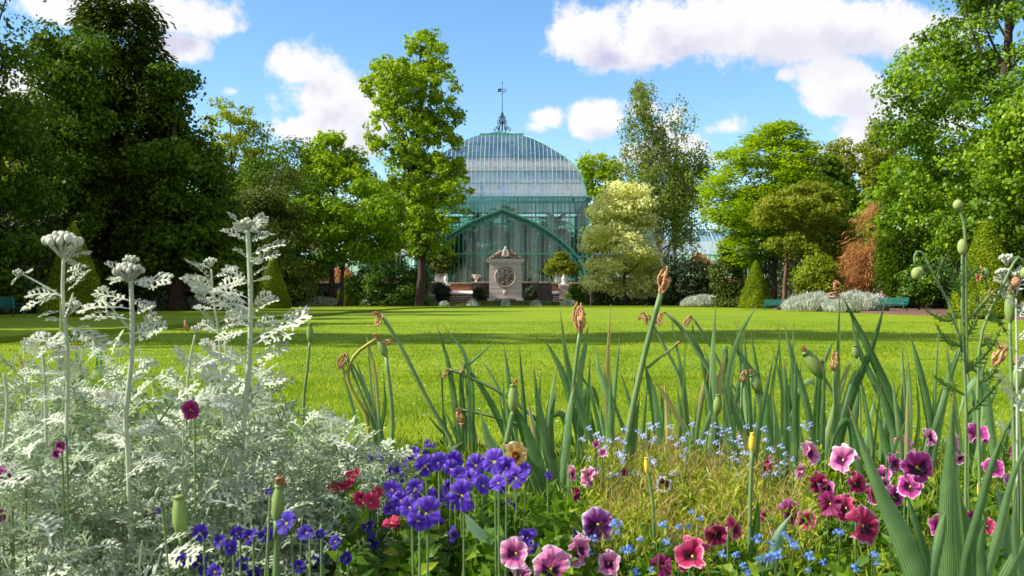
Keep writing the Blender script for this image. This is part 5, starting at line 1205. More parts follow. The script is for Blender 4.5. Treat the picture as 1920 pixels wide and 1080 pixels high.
# ------------------------------------------------------------------ poppy with nodding buds, right
M['bud'] = plain('poppy_bud', (0.20, 0.27, 0.06), (0.38, 0.45, 0.14), 20, 0.6, 0.4, 140, 0.002)
PYY = 1.6
pp = Plant('poppy_plant', 'branching poppy with round green buds, one nodding on a hooked stalk', 'poppy', 1806, PYY)
pp.stalk([(1808,980),(1810,760),(1804,632),(1804,528),(1805,463)], 6)
pp.stalk([(1812,700),(1811,560),(1810,439),(1804,405),(1798,388)], 6, root=False)
pp.stalk([(1804,660),(1790,600),(1777,564),(1753,522),(1744,501),(1734,478),(1721,471),(1715,482),(1716,500)], 5, root=False)
def bud(px, py, r, Y=PYY, mat='bud', pl=pp, el=1.15):
    c = V3(px, py, Y); b = B(); rr_ = r/FPX*Y; b.blob(c, (rr_, rr_, rr_*el), 12, 9); part('bud', b, M[mat], pl.t, smooth=True)
bud(1797,384,9); bud(1805,463,9,el=1.7); bud(1719,513,10,el=1.2); bud(1724,509,8)
def divided(pl, pts, w, mat, seed, Y=PYY, lobes=6):
    """a divided, feathery leaf"""
    rnd = random.Random(seed); W = spline([V3(a_, c_, Y) for a_, c_ in pts], 12); b = B(); sc = 1/FPX*Y
    sword(b, W, w*sc, n=12, taper=.5)
    for i in range(lobes):
        u = 0.2+0.75*i/lobes; k = int(u*11); p = W[k]; t = (W[min(k+1, 11)]-W[k-1]).normalized()
        for sg in (-1, 1):
            sd = t.cross(Vector((0, -1, 0.2))).normalized()*sg; L = 17*sc*(1.1-u)*rnd.uniform(.6, 1.2)
            sword(b, [p, p+sd*L*.6+t*L*.5, p+sd*L+t*L*1.0+Vector((0, rnd.uniform(-.01, .01), 0))], w*.6*sc, n=6, taper=.3)
    part('leaf', b, M[mat], pl.t, smooth=True)
for i, pts in enumerate(([(1804,560),(1785,520),(1775,490)], [(1806,590),(1770,600),(1725,575)], [(1806,610),(1850,560),(1868,540)], [(1808,650),(1775,640),(1750,600)], [(1808,700),(1850,660),(1880,610)], [(1806,540),(1830,505),(1850,520)], [(1808,740),(1770,720),(1745,700)], [(1754,522),(1735,500),(1712,518)], [(1756,520),(1768,490),(1780,470)], [(1810,780),(1850,740),(1885,700)], [(1806,640),(1830,600),(1838,570)])):
    divided(pp, pts, 7, 'freshleaf', i)
p2 = Plant('poppy_plant', 'hooked green poppy stalk in front of the white flowers at the right border', 'poppy', 1850, 1.7)
p2.stalk([(1836,980),(1833,800),(1833,676),(1848,599),(1881,534),(1900,495),(1913,482),(1921,500)], 6)
bud(1922,512,10,1.7,pl=p2); bud(1845,512,9,1.7,'pod',p2); p2.spent(1838,500,1835,530); bud(1904,529,9,1.7,'withered',p2)
p2.stalk([(1860,570),(1850,530),(1846,512)], 4, root=False)
for i, pts in enumerate(([(1845,600),(1870,600),(1890,630)], [(1838,650),(1860,640),(1882,660)], [(1834,720),(1860,700),(1870,680)], [(1834,700),(1810,680),(1800,660)], [(1850,590),(1835,560),(1820,560)])):
    divided(p2, pts, 7, 'freshleaf', 40+i, Y=1.7)

# ------------------------------------------------------------------ dusty miller: silver felted plants
def felt(name, c1, c2, trans=0.12):
    m = leafmat(name, c1, c2, trans, 0.95, 0.08, 6.0, cc=None, tcol=(0.35, 0.45, 0.22)); return m
M['felt'] = felt('silver_felt', (0.36, 0.43, 0.27), (0.76, 0.78, 0.62), 0.18)
M['felt_green'] = felt('green_grey_felt', (0.13, 0.21, 0.08), (0.46, 0.53, 0.35), 0.22)  # inner leaves: green-grey, with the shade inside the bush put into their colour
M['felt_white'] = felt('white_felt', (0.40, 0.45, 0.30), (0.74, 0.74, 0.60), 0.14)
M['felt_stem'] = felt('felted_stem', (0.36, 0.42, 0.26), (0.52, 0.57, 0.40), 0.08)
def miller_leaf(seed, lobes=5):
    """deeply cut leaf lying along +X, 1 long, face up +Z"""
    rnd = random.Random(seed); b = B(); droop = rnd.uniform(.0, .3); cv = rnd.uniform(-.25, .35)
    def mid(u): return Vector((u, cv*u*u*.4, 0.18*u - droop*u*u))
    def strip(pts, ws, up=Vector((0, 0, 1))):
        V = []; F = []
        for i, p in enumerate(pts):
            t = (pts[min(i+1, len(pts)-1)]-pts[max(i-1, 0)]).normalized(); s = t.cross(up).normalized()
            V += [p - s*ws[i], p + up*ws[i]*.35, p + s*ws[i]]
        for i in range(len(pts)-1): F += [(i*3, i*3+1, i*3+4, i*3+3), (i*3+1, i*3+2, i*3+5, i*3+4)]
        b.raw(V, F)
    strip([mid(i/6) for i in range(7)], [.02, .022, .028, .032, .034, .03, .012])
    for k in range(lobes):
        u = .22 + .68*k/(lobes-1); p = mid(u); Lb = (.36 - .20*abs(u-.55)/.45)*rnd.uniform(.85, 1.15)
        for sg in (-1, 1):
            a = R(rnd.uniform(48, 66)); dr = Vector((math.cos(a), sg*math.sin(a), rnd.uniform(-.1, .25))); q = p + dr*Lb
            strip([p, p.lerp(q, .5) + Vector((0, 0, .02)), q], [.018, .034, .012])
            if Lb > .2:
                for s2 in (-1, 1):
                    c = p.lerp(q, .55); a2 = a + s2*R(38); d2 = Vector((math.cos(a2), sg*math.sin(a2), rnd.uniform(-.05, .2)))
                    strip([c, c + d2*Lb*.42], [.026, .010])
    tip = mid(1.0)
    for s2 in (-1, 1): strip([mid(.86), tip + Vector((.03, s2*.10, .02))], [.026, .01])
    return b
LEAFM = [miller_leaf(i).mesh('leaf', M['felt'], True) for i in range(7)]
LEAFW = [miller_leaf(20+i, 6).mesh('leaf', M['felt_white'], True) for i in range(3)]
LARR = []
for i in range(5):
    b = miller_leaf(40+i, 4); LARR.append((np.array(b.v), b.f))
def orient(d, up, roll=0.0):
    d = Vector(d).normalized(); s = Vector(up).cross(d); s = s.normalized() if s.length > 1e-4 else d.orthogonal().normalized(); n = d.cross(s).normalized()
    Mx = Matrix((d, s, n)).transposed(); return (Mx @ Matrix.Rotation(roll, 3, 'X')).to_euler()
rm = random.Random(31)
SMALL = {}
def inner_leaves(v, rad=.17, hgt=.4, nsmall=150):
    if v in SMALL: return SMALL[v]
    rnd = random.Random(900+v); Vs = []; Fs = []; o = 0
    for i in range(nsmall):
        arr, f = rnd.choice(LARR); a = rnd.uniform(0, 6.28); r = rad*math.sqrt(rnd.random())*1.05; z = hgt*(1-(r/rad)**2*.35)*rnd.random()**.75
        d = Vector((math.cos(a), math.sin(a), rnd.uniform(-.2, 1.1))); E = orient(d, (rnd.uniform(-.5, .5), rnd.uniform(-.6, .3), 1), rnd.uniform(-1, 1)).to_matrix()
        a2 = rnd.uniform(0, 6.28)
        q = (arr*rnd.uniform(.035, .07)) @ np.array(E).T + np.array([math.cos(a2)*r, math.sin(a2)*r, z]); Vs.append(q); Fs += [tuple(j+o for j in ff) for ff in f]; o += len(arr)
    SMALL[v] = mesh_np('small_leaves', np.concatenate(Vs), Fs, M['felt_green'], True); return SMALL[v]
def miller(label, px, Y, hgt, rad, nleaf, nsmall, seed, nst=5):
    """a bush: stems, big leaves one by one, inner small leaves joined"""
    rnd = random.Random(seed); g0 = ground_pt(px, Y); t = thing('dusty_miller', label, 'foliage plant', g0, group='silver dusty miller plants')
    stems = []
    for i in range(nst):
        a = rnd.uniform(0, 6.28); r = rad*rnd.uniform(.2, .85); tp = Vector((math.cos(a)*r, math.sin(a)*r, hgt*rnd.uniform(.75, 1.08)))
        pts = spline([(0, 0, 0), (tp.x*.3, tp.y*.3, tp.z*.5), tp], 9); stems.append(pts)
        b = B(); b.tube(pts, [.0045*(1.2-1.05*k/8) for k in range(9)], 6); link('stem', b.mesh('stem', M['felt_stem'], True), t)
    for i in range(nleaf):
        st = rnd.choice(stems); u = rnd.random()**.7; k = min(int(u*8), 7); p = st[k].lerp(st[k+1], u*8-k)
        a = rnd.uniform(0, 6.28); el = rnd.uniform(-.1, .9); L = rnd.uniform(.055, .105)*(1.1-.35*u)
        d = Vector((math.cos(a), math.sin(a), el)); p = p + Vector((rnd.uniform(-1, 1), rnd.uniform(-1, 1), rnd.uniform(-.6, .6)))*rad*.22
        link('leaf', rnd.choice(LEAFM), t, loc=p, rot=orient(d, (rnd.uniform(-.4, .4), rnd.uniform(-.6, .2), 1), rnd.uniform(-.6, .6)), scale=L)
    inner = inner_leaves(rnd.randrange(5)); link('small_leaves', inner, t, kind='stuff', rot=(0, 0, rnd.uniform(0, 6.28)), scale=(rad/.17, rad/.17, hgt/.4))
    return t
MP = [(40,1.5,.36,.17,'at the left border, low and spreading'), (150,1.75,.44,.18,'below the tall stalk with the curved neck'), (290,1.6,.40,.17,'around the foot of the stalk with fern like leaves'), (420,1.8,.40,.18,'behind the dark purple viola'),
      (540,1.9,.36,.18,'left of the lone slender seed head'), (640,2.15,.33,.17,'next to the first iris clump'), (200,2.2,.50,.2,'right behind the cauliflower topped stalk'), (60,2.15,.50,.2,'behind the leftmost stalk with a side shoot'),
      (380,2.3,.48,.2,'in the middle of the rear row'), (500,2.4,.42,.19,'at the right end of the rear row'), (110,1.35,.25,.14,'in the lower left corner'), (250,1.38,.27,.14,'low in front of the thickest stalk'), (410,1.5,.28,.13,'just above the blue violas'), (560,1.62,.27,.14,'above the crimson pinks'),
      (-30,1.8,.45,.18,'half out of the frame at the left'), (330,2.0,.42,.18,'in the heart of the silver clump'), (600,1.5,.14,.10,'low and loose among the deep blue violas'), (690,2.4,.26,.13,'smallest, next to the lawn'), (600,1.95,.34,.16,'under the lone slender seed head'), (655,1.75,.24,.14,'right above the crimson pinks'), (490,1.68,.46,.16,'at the foot of the tallest silver stalk on its lawn side'), (340,1.6,.45,.15,'between the thickest and the tallest silver stalks'), (95,1.85,.52,.17,'between the two stalks furthest from the lawn'), (10,1.42,.42,.15,'nearest the left border, tall and loose')]
for i, (px, Y, h, r, lab) in enumerate(MP):
    miller('silver dusty miller bush ' + lab, px, Y, h, r, 62 if r > .15 else 40, 150 if r > .15 else 85, 200+i)
def umbel(pl, px, py, r, Y, seed, n=9):
    n = int(n*2.2)
    """a tight woolly head of white buds"""
    rnd = random.Random(seed); c = V3(px, py, Y); rr_ = r/FPX*Y
    for i in range(n):
        a = i*2.4; q = rr_*math.sqrt((i+.3)/n); p = c + Vector((math.cos(a)*q, math.sin(a)*q*.8, rr_*.45*(1-(q/rr_)**2)+rnd.uniform(-.1, .1)*rr_)); k = rr_*rnd.uniform(.15, .25)
        b = B(); b.blob(p, (k, k, k*1.15), 8, 6, .08, rnd); b.tube([c - Vector((0, 0, rr_*.9)), p], k*.3, 5); part('flower_bud', b, M['felt_white'], pl.t, smooth=True)
def mstalk(pl, pts, w, Y, root=True):
    W = [V3(a_, c_, Y) for a_, c_ in pts]
    if root: W = [Vector((W[0].x, Y, 0))] + W
    q = spline(W, 18); b = B(); b.tube(q, [w/FPX*Y*.40*(1.15-.35*i/17) for i in range(18)], 8); part('stalk', b, M['felt_stem'], pl.t, smooth=True)
    if len(pts) > 3:
        rnd = random.Random(int(pts[0][0]+pts[0][1])); top = pts[-1][1]
        for i in range(22):
            k = rnd.randrange(4, 17); a_ = q[k]; sg = rnd.choice((-1, 1)); Lp = rnd.uniform(28, 70)/FPX*Y; d = Vector((sg*rnd.uniform(.5, 1), rnd.uniform(-.8, .8), rnd.uniform(-.1, .9))).normalized()
            link('leaf', rnd.choice(LEAFW), pl.t, loc=a_-pl.t.location, rot=orient(d, (rnd.uniform(-.3, .3), -.55, 1), rnd.uniform(-.5, .5)), scale=Lp)
def sleaf(pl, px, py, ex, ey, Y, seed, dy=0.0):
    rnd = random.Random(seed); a_ = V3(px, py, Y); c_ = V3(ex, ey, Y+dy); d = c_-a_
    link('leaf', rnd.choice(LEAFW), pl.t, loc=a_-pl.t.location, rot=orient(d, (rnd.uniform(-.2, .2), -.55, 1), rnd.uniform(-.25, .25)), scale=d.length)
GS = 'flowering stalks of the silver plants'
s = Plant('silver_flower_stalk', 'tall silver stalk with a flat white bud cluster in front of the shaded cone', 'flower stalk', 122, 1.55, GS)
mstalk(s, [(125,900),(128,680),(118,560),(119,480)], 10, 1.55); umbel(s,116,455,32,1.55,1,14); mstalk(s, [(120,560),(95,543),(42,514)], 5, 1.55, False); umbel(s,33,512,11,1.55,2,5)
for i, q in enumerate(((120,478,168,482),(120,480,140,500),(42,514,20,532),(45,512,62,508),(112,553,50,585),(112,560,80,560),(118,585,75,590),(122,600,150,570),(125,640,175,625),(125,640,70,665),(126,610,200,650),(127,650,60,640))): sleaf(s, *q, 1.55, 60+i)
s = Plant('silver_flower_stalk', 'thickest pale stalk with a cauliflower like bud head left of centre in the silver clump', 'flower stalk', 245, 1.5, GS)
mstalk(s, [(250,1080),(242,860),(237,780),(248,660),(246,540),(243,525)], 13, 1.5); umbel(s,243,508,26,1.5,3,12); umbel(s,246,488,15,1.5,4,7)
for i, q in enumerate(((246,528,320,535),(244,525,206,528),(247,560,285,580),(248,565,180,555),(250,580,150,575),(250,590,290,570),(248,640,310,610),(246,650,205,640),(244,700,300,690),(242,760,190,740),(255,850,320,870),(246,600,160,590))): sleaf(s, *q, 1.5, 80+i)
mstalk(s, [(246,620),(220,590),(193,558)], 5, 1.5, False); umbel(s,193,542,10,1.5,5,4)
s = Plant('silver_flower_stalk', 'tallest silver stalk with fern like leaves fanning from its tip', 'flower stalk', 462, 1.6, GS)
mstalk(s, [(440,1000),(455,830),(467,690),(470,560),(465,450),(463,432)], 13, 1.6); umbel(s,463,418,14,1.6,6,5)
for i, q in enumerate(((465,455,418,428),(466,455,500,437),(466,480,532,455),(467,500,520,470),(466,440,485,410),(466,445,440,415),(467,530,420,500),(468,560,400,540),(470,520,500,500),(468,600,395,560),(469,620,410,640),(470,640,560,600),(469,650,585,605),(467,680,540,650),(466,690,400,650),(465,720,380,700),(466,740,530,700),(468,590,520,560))): sleaf(s, *q, 1.6, 100+i)
s = Plant('silver_flower_stalk', 'slim silver stalk with a small bud head left of the tallest one', 'flower stalk', 412, 1.75, GS)
mstalk(s, [(420,800),(412,640),(400,560),(396,505)], 6, 1.75); umbel(s,395,490,12,1.75,7,6)
for i, q in enumerate(((396,505,370,495),(398,520,440,510),(400,545,370,535),(402,560,445,555),(404,580,365,580),(408,620,450,600),(410,650,375,640))): sleaf(s, *q, 1.75, 130+i)
s = Plant('silver_flower_stalk', 'short knobbly bud head among the leaves at the left border', 'flower stalk', 80, 1.6, GS)
mstalk(s, [(90,900),(85,720),(80,650)], 8, 1.6); umbel(s,80,632,16,1.6,8,7); mstalk(s, [(5,880),(15,760),(8,700)], 8, 1.6, False)
for i, q in enumerate(((82,660,45,640),(84,680,120,660),(84,700,40,700),(86,720,130,710))): sleaf(s, *q, 1.6, 150+i)
s = Plant('silver_flower_stalk', 'small round bud head on a side stalk above the orange tulip', 'flower stalk', 362, 1.7, GS)
mstalk(s, [(350,800),(355,690),(366,628)], 6, 1.7); umbel(s,368,616,10,1.7,9,4); umbel(s,140,572,14,1.6,10,6)
for i, q in enumerate(((356,680,330,650),(356,700,400,670),(352,730,310,720))): sleaf(s, *q, 1.7, 160+i)
s = Plant('silver_flower_stalk', 'white felted stalks with starry heads at the right border', 'flower stalk', 1900, 1.75, GS)
mstalk(s, [(1905,900),(1906,700),(1905,560)], 6, 1.75); umbel(s,1888,485,15,1.75,11,8); umbel(s,1882,512,15,1.75,12,7); umbel(s,1912,515,14,1.75,13,7)
for i, q in enumerate(((1905,560,1875,520),(1905,555,1920,500),(1905,580,1870,545),(1905,600,1930,570),(1905,640,1930,620),(1903,660,1880,640),(1900,760,1875,700),(1903,780,1935,730),(1900,700,1925,670),(1898,820,1870,790),(1905,540,1865,520))): sleaf(s, *q, 1.75, 170+i)

# ------------------------------------------------------------------ pansies, violas, pinks
def petal_mat(name, stops, trans=0.3, rays=0.0):
    """colour runs out from the flower's heart (u) with a wavering border"""
    m, t, o = base_mat(name)
    uv = t.add('ShaderNodeUVMap'); uv.uv_map = 'UVMap'; s = t.add('ShaderNodeSeparateXYZ'); t.l.new(uv.outputs[0], s.inputs[0])
    tc = t.add('ShaderNodeTexCoord').outputs['Object']; oi = t.add('ShaderNodeObjectInfo')
    ray = t.math('MULTIPLY', t.math('SINE', t.math('MULTIPLY', s.outputs[1], 60.0)), 0.012 + rays*.3)
    f = t.math('ADD', s.outputs[0], t.math('ADD', ray, t.math('MULTIPLY', t.math('SUBTRACT', t.noise(3.0, tc, 3), .5), 0.22)))
    f = t.math('ADD', f, t.math('MULTIPLY', t.math('SUBTRACT', oi.outputs['Random'], .5), .08))
    col = t.ramp(f, stops)
    p = t.add('ShaderNodeBsdfPrincipled'); t.l.new(col, p.inputs['Base Color']); p.inputs['Roughness'].default_value = .55; p.inputs['Specular IOR Level'].default_value = .25
    p.inputs['Sheen Weight'].default_value = 0.25; p.inputs['Sheen Roughness'].default_value = 0.4
    b = t.add('ShaderNodeBump'); b.inputs['Strength'].default_value = .3; b.inputs['Distance'].default_value = .03; t.l.new(ray, b.inputs['Height']); t.l.new(b.outputs[0], p.inputs['Normal'])
    tr = t.add('ShaderNodeBsdfTranslucent'); t.l.new(col, tr.inputs[0]); mx = t.add('ShaderNodeMixShader'); mx.inputs[0].default_value = trans
    t.l.new(p.outputs[0], mx.inputs[1]); t.l.new(tr.outputs[0], mx.inputs[2]); t.l.new(mx.outputs[0], o.inputs[0]); return m
dk = (0.025, 0.002, 0.020)
PM = {
 'mag_low': petal_mat('magenta_lower_petal', [(0.0, (.6, .35, .02)), (0.10, dk), (0.50, (.05, .003, .04)), (0.62, (.42, .015, .20)), (0.86, (.50, .05, .28)), (0.97, (.80, .52, .66))]),
 'mag_up': petal_mat('magenta_upper_petal', [(0.0, (.20, .01, .12)), (0.5, (.45, .025, .24)), (0.88, (.52, .08, .32)), (0.98, (.80, .45, .64))]),
 'crim_low': petal_mat('crimson_lower_petal', [(0.0, (.6, .35, .02)), (0.10, dk), (0.45, (.06, .003, .02)), (0.58, (.40, .01, .07)), (0.88, (.50, .04, .14)), (0.98, (.75, .40, .48))]),
 'crim_up': petal_mat('crimson_upper_petal', [(0.0, (.22, .005, .05)), (0.5, (.45, .015, .09)), (0.9, (.52, .06, .16)), (0.99, (.72, .35, .42))]),
 'pink_low': petal_mat('pink_lower_petal', [(0.0, (.6, .35, .02)), (0.10, (.06, .003, .06)), (0.42, (.10, .006, .10)), (0.55, (.60, .10, .30)), (0.85, (.70, .28, .45)), (0.97, (.88, .70, .78))]),
 'pink_up': petal_mat('pink_upper_petal', [(0.0, (.45, .05, .22)), (0.5, (.62, .12, .34)), (0.88, (.74, .30, .48)), (0.98, (.88, .68, .76))]),
 'pur_low': petal_mat('purple_lower_petal', [(0.0, (.7, .45, .03)), (0.10, (.02, .002, .03)), (0.50, (.05, .004, .07)), (0.66, (.20, .01, .18)), (0.84, (.40, .15, .40)), (0.96, (.85, .80, .85))]),
 'pur_up': petal_mat('purple_upper_petal', [(0.0, (.14, .01, .14)), (0.5, (.32, .04, .30)), (0.85, (.45, .18, .45)), (0.98, (.80, .70, .80))]),
 'vio_low': petal_mat('violet_petal', [(0.0, (.8, .6, .05)), (0.08, (.75, .7, .75)), (0.16, (.06, .01, .30)), (0.6, (.085, .022, .42)), (1.0, (.16, .07, .60))], rays=.02),
 'vio_up': petal_mat('violet_upper_petal', [(0.0, (.10, .02, .38)), (0.6, (.13, .045, .52)), (1.0, (.26, .14, .68))]),
 'blue_low': petal_mat('deep_blue_petal', [(0.0, (.8, .6, .05)), (0.10, (.5, .4, .1)), (0.18, (.025, .008, .16)), (0.6, (.04, .014, .28)), (1.0, (.07, .03, .42))]),
 'blue_up': petal_mat('deep_blue_upper_petal', [(0.0, (.03, .01, .2)), (0.6, (.05, .018, .33)), (1.0, (.09, .04, .48))]),
 'red_low': petal_mat('crimson_pink_petal', [(0.0, (.75, .6, .6)), (0.15, (.35, .006, .05)), (0.6, (.48, .010, .07)), (1.0, (.60, .05, .16))]),
 'apr_low': petal_mat('apricot_petal', [(0.0, (.7, .45, .03)), (0.12, (.12, .02, .01)), (0.32, (.25, .04, .01)), (0.42, (.75, .42, .08)), (0.9, (.80, .55, .22)), (1.0, (.85, .68, .42))]),
 'wht_low': petal_mat('dark_white_petal', [(0.0, (.7, .45, .03)), (0.12, (.02, .002, .02)), (0.62, (.05, .004, .04)), (0.74, (.75, .68, .74)), (1.0, (.85, .82, .84))]),
 'bergundy': petal_mat('dark_wine_petal', [(0.0, (.10, .002, .03)), (0.6, (.20, .008, .08)), (1.0, (.34, .03, .15))]),
}
PM['apr_up'] = PM['apr_low']; PM['red_up'] = PM['red_low']; PM['wht_up'] = PM['wht_low']; PM['wine_low'] = PM['wine_up'] = PM['bergundy']
M['eye'] = plain('flower_eye', (0.85, 0.5, 0.02), (0.9, 0.65, 0.05), 8, 0.6, 0)
def petal_mesh(kind, seed, mat, narrow=1.0, ruf=0.06):
    """petal growing along +Z from the origin, facing -Y, length 1"""
    rnd = random.Random(seed); nr, na = 7, 11; V = []; F = []; UV = []; ph = rnd.uniform(0, 6)
    for i in range(nr+1):
        r = i/nr
        for j in range(na):
            s = j/(na-1)*2-1
            half = narrow*(0.16 + 0.62*math.sin(min(r*1.12, 1)*math.pi*.5)**.9)
            lenf = (1 - 0.26*abs(s)**2.3) + 0.03*math.sin(s*7+ph)
            x = half*math.sin(s*1.45)*(0.35+0.65*r**.6) * (r**.35 if r > 0 else 0)*1.0; z = r*lenf
            y = -0.16*math.sin(r*math.pi*.8) + 0.26*r*r*(s*s-.3) - .05*r*s*s + .03*r*math.sin(s*5+r*9+ph) + ruf*r*r*math.sin(s*9+ph) + 0.04*r**3*math.sin(s*17+ph*2)
            V.append((x, y, z)); UV.append((max(r*(1-.05*abs(s)), .002), s*.5+.5))
    for i in range(nr):
        for j in range(na-1): F.append((i*na+j, i*na+j+1, (i+1)*na+j+1, (i+1)*na+j))
    b = B(); b.raw(V, F, UV); return b.mesh('petal', mat, True)
pcache = {}
def getp(kind, up, v):
    key = (kind, up, v)
    if key not in pcache: pcache[key] = petal_mesh(kind, hash((kind == 'vio', v)) % 99 + v*7, PM[kind + ('_up' if up else '_low')], narrow=0.66 if kind in ('vio', 'blue') else (.70 if kind == 'red' else 0.96), ruf=.07 if kind in ('vio', 'blue') else .11)
    return pcache[key]
eyeb = B(); eyeb.blob((0, -.06, 0), (.07, .06, .09), 8, 6); eye_me = eyeb.mesh('flower', M['eye'], True)
rf = random.Random(12)
def bloom(parent, loc, size, kind, yaw=0, pitch=0, roll=0, fold=0.0):
    """flower (its eye and throat) with five petals as sub-parts; fold 0 open .. 1 closed forward"""
    o = link('flower', eye_me, parent, loc=loc, rot=Euler((R(pitch), R(roll), R(yaw)), 'XYZ'), scale=size*.5)
    for a, L, up in ((24, 1.02, 1), (-24, 1.0, 1), (98, .92, 0), (-98, .92, 0), (180, 1.0, 0)):
        L *= rf.uniform(.92, 1.08); a += rf.uniform(-6, 6)
        f = fold*55 + rf.uniform(-26, 24)
        E = Matrix.Rotation(R(a), 3, 'Y') @ Matrix.Rotation(R(f if True else 0), 3, 'X')
        y = {1: .10, 0: 0.0}[up] - (.05 if abs(abs(a)-98) < 7 else 0)
        link('petal', getp(kind, up, rf.randrange(3)), o, loc=(0, y + rf.uniform(-.012, .012), 0), rot=E.to_euler(), scale=L)
    return o
M['pleaf'] = leafmat('pansy_leaf', (0.04, 0.10, 0.010), (0.13, 0.24, 0.02), .3, .45, .4, 12.0)
def pansy_leaf_mesh(seed):
    rnd = random.Random(seed); V = []; F = []; n = 6
    for i in range(n+1):
        u = i/n; w = .26*math.sin(math.pi*min(u*.93+.05, 1))**.8*(1+.14*(-1)**i)
        for s in (-1, 0, 1): V.append((u, s*w, .12*u - .28*u*u + (.05 if s else 0)))
    for i in range(n): F += [(i*3, i*3+1, i*3+4, i*3+3), (i*3+1, i*3+2, i*3+5, i*3+4)]
    b = B(); b.raw(V, F); return b.mesh('leaf', M['pleaf'], True)
PLM = [pansy_leaf_mesh(i) for i in range(4)]
def pansy(name, label, cat, flowers, group, realw, cap=9.0, clear=.18):
    """flowers: (px, py, size px, kind, yaw, pitch, fold)"""
    f0 = flowers[0]; Y0 = max(1.12, min(3.3, cap, FPX*realw/max(f[2] for f in flowers), (CH-clear)*FPX/(max(f[1] for f in flowers)-HY)))
    mx = sum(f[0] for f in flowers)/len(flowers); g0 = ground_pt(mx, Y0); t = thing(name, label, cat, g0, group=group)
    for (px, py, s, kind, yaw, pitch, fold) in flowers:
        Y = Y0 + rf.uniform(-.05, .05); p = V3(px, py, Y); size = s/FPX*Y
        if p.z < .035: Y = (CH-.035)*FPX/(py-HY); p = V3(px, py, Y); size = s/FPX*Y
        kk = 1.0 if cat == 'pansy' else .98
        jy, jp = (10, 8) if cat == 'pansy' else (32, 24)
        bloom(t, p - g0, size*kk, kind, max(-60, min(60, yaw*.85 + rf.uniform(-jy, jy))), pitch + rf.uniform(-jp, jp), rf.uniform(-18, 18), fold*.8 + rf.uniform(0, .22))
        back = p + Vector((0, size*.25, 0)) - g0
        b = B(); b.tube(spline([(back.x*.5, back.y*.5+.02, 0), (back.x*.85, back.y+.02, back.z*.55), (back.x, back.y+.01, back.z+size*.12), (back.x, back.y-size*.15, back.z)], 9), .0016, 5); link('stem', b.mesh('stem', M['stem'], True), t)
    for i in range(10):
        a = rf.uniform(0, 6.28); z = rf.uniform(.02, .16); r = rf.uniform(.0, .03)
        link('leaf', rf.choice(PLM), t, loc=(r*math.cos(a), r*math.sin(a)+.02, z), rot=orient((math.cos(a), math.sin(a), rf.uniform(.1, .9)), (0, 0, 1)), scale=rf.uniform(.03, .05))
    return t
GP = 'pansies in the bed'; PA = 'pansy'
PL = [
 ('pansy with a big purple magenta face and yellow eye before the near blades', [(1716,875,66,'mag',8,-6,0), (1705,912,50,'mag',-50,-30,.5)]),
 ('crimson pansy with a heart shaped face and blotch, low beside the broadest blade', [(1614,985,68,'crim',5,-4,0)]),
 ('wine coloured pansies crowding above the heart faced crimson one', [(1585,952,54,'crim',-35,-20,.3), (1556,944,48,'wine',-60,-10,.4), (1632,930,34,'crim',30,-30,.4)]),
 ('magenta pansy facing left right behind the broadest blade', [(1655,895,46,'mag',-50,-10,.3), (1668,868,36,'mag',40,-20,.4)]),
 ('pink pansy tilted left with dark throat, left of the broadest blade', [(1580,862,54,'pink',-35,-15,.15)]),
 ('bright pink pansy seen from the side with wing like petals', [(1508,852,52,'pink',70,-15,.45), (1492,880,34,'pink',60,30,.7)]),
 ('folded crimson pink pansy hanging beside the yellow spent bud', [(1430,868,40,'crim',85,10,.8)]),
 ('wine red pansy bud drooping below the folded one', [(1420,962,30,'wine',80,20,.9)]),
 ('pale pink pansy facing the tall near blades', [(1775,832,48,'pink',60,-10,.35), (1795,856,34,'pink',-20,20,.5)]),
 ('ruffled pink pansy highest of all, near the right border', [(1826,818,52,'mag',10,-35,.45)]),
 ('small dark magenta pansy seen edge on at the right border', [(1887,846,30,'mag',80,0,.7)]),
 ('small wine coloured pansies among the lower right leaves', [(1822,975,34,'wine',20,-20,.3), (1848,985,30,'crim',-30,-10,.4)]),
 ('crimson pansy with dark lower petal and a side facing twin', [(1340,998,50,'crim',-10,5,.05), (1370,992,44,'crim',75,-10,.4)]),
 ('big crimson pansy with curled petals at the bottom right of centre', [(1298,1042,70,'crim',-25,-10,.35)]),
 ('purple pansy with white rimmed petals and a dark mask', [(1120,982,62,'pur',5,-3,0)]),
 ('bright pink curled pansy just under the purple masked one', [(1078,1028,62,'pink',65,-5,.35)]),
 ('largest pink pansy with purple mask at the bottom border', [(1033,1066,76,'pink',5,-5,0)]),
 ('pink pansy with a nearly black lower petal, bottom centre', [(968,1036,60,'pink',-20,-5,.1), (975,1078,44,'pink',10,-40,.4)]),
 ('rosy pansy bud in front of the large iris clump', [(1073,925,32,'wine',80,0,.9)]),
 ('two small rosy pansies right of the large iris clump', [(1068,888,32,'pink',60,-5,.4), (1106,893,40,'pink',-40,-15,.3)]),
 ('little white and black faced pansy in the straw coloured patch', [(1243,908,32,'wht',-15,-5,.1)]),
 ('tiny pink pansies near the lawn edge between iris leaves', [(1118,832,16,'pink',0,-20,.3), (1130,850,20,'pink',30,-20,.3), (1168,885,18,'wine',30,0,.5)]),
 ('apricot pansy with brown whiskers behind the violet violas', [(965,855,52,'apr',10,-15,0)]),
 ('pansy with pinkish petals low between the heart faced one and the wine twins', [(1652,905,30,'pink',10,-10,.4)]),
]
for lab, fl in PL: pansy('pansy', lab, PA, fl, GP, .062)
GV = 'violas in the bed'
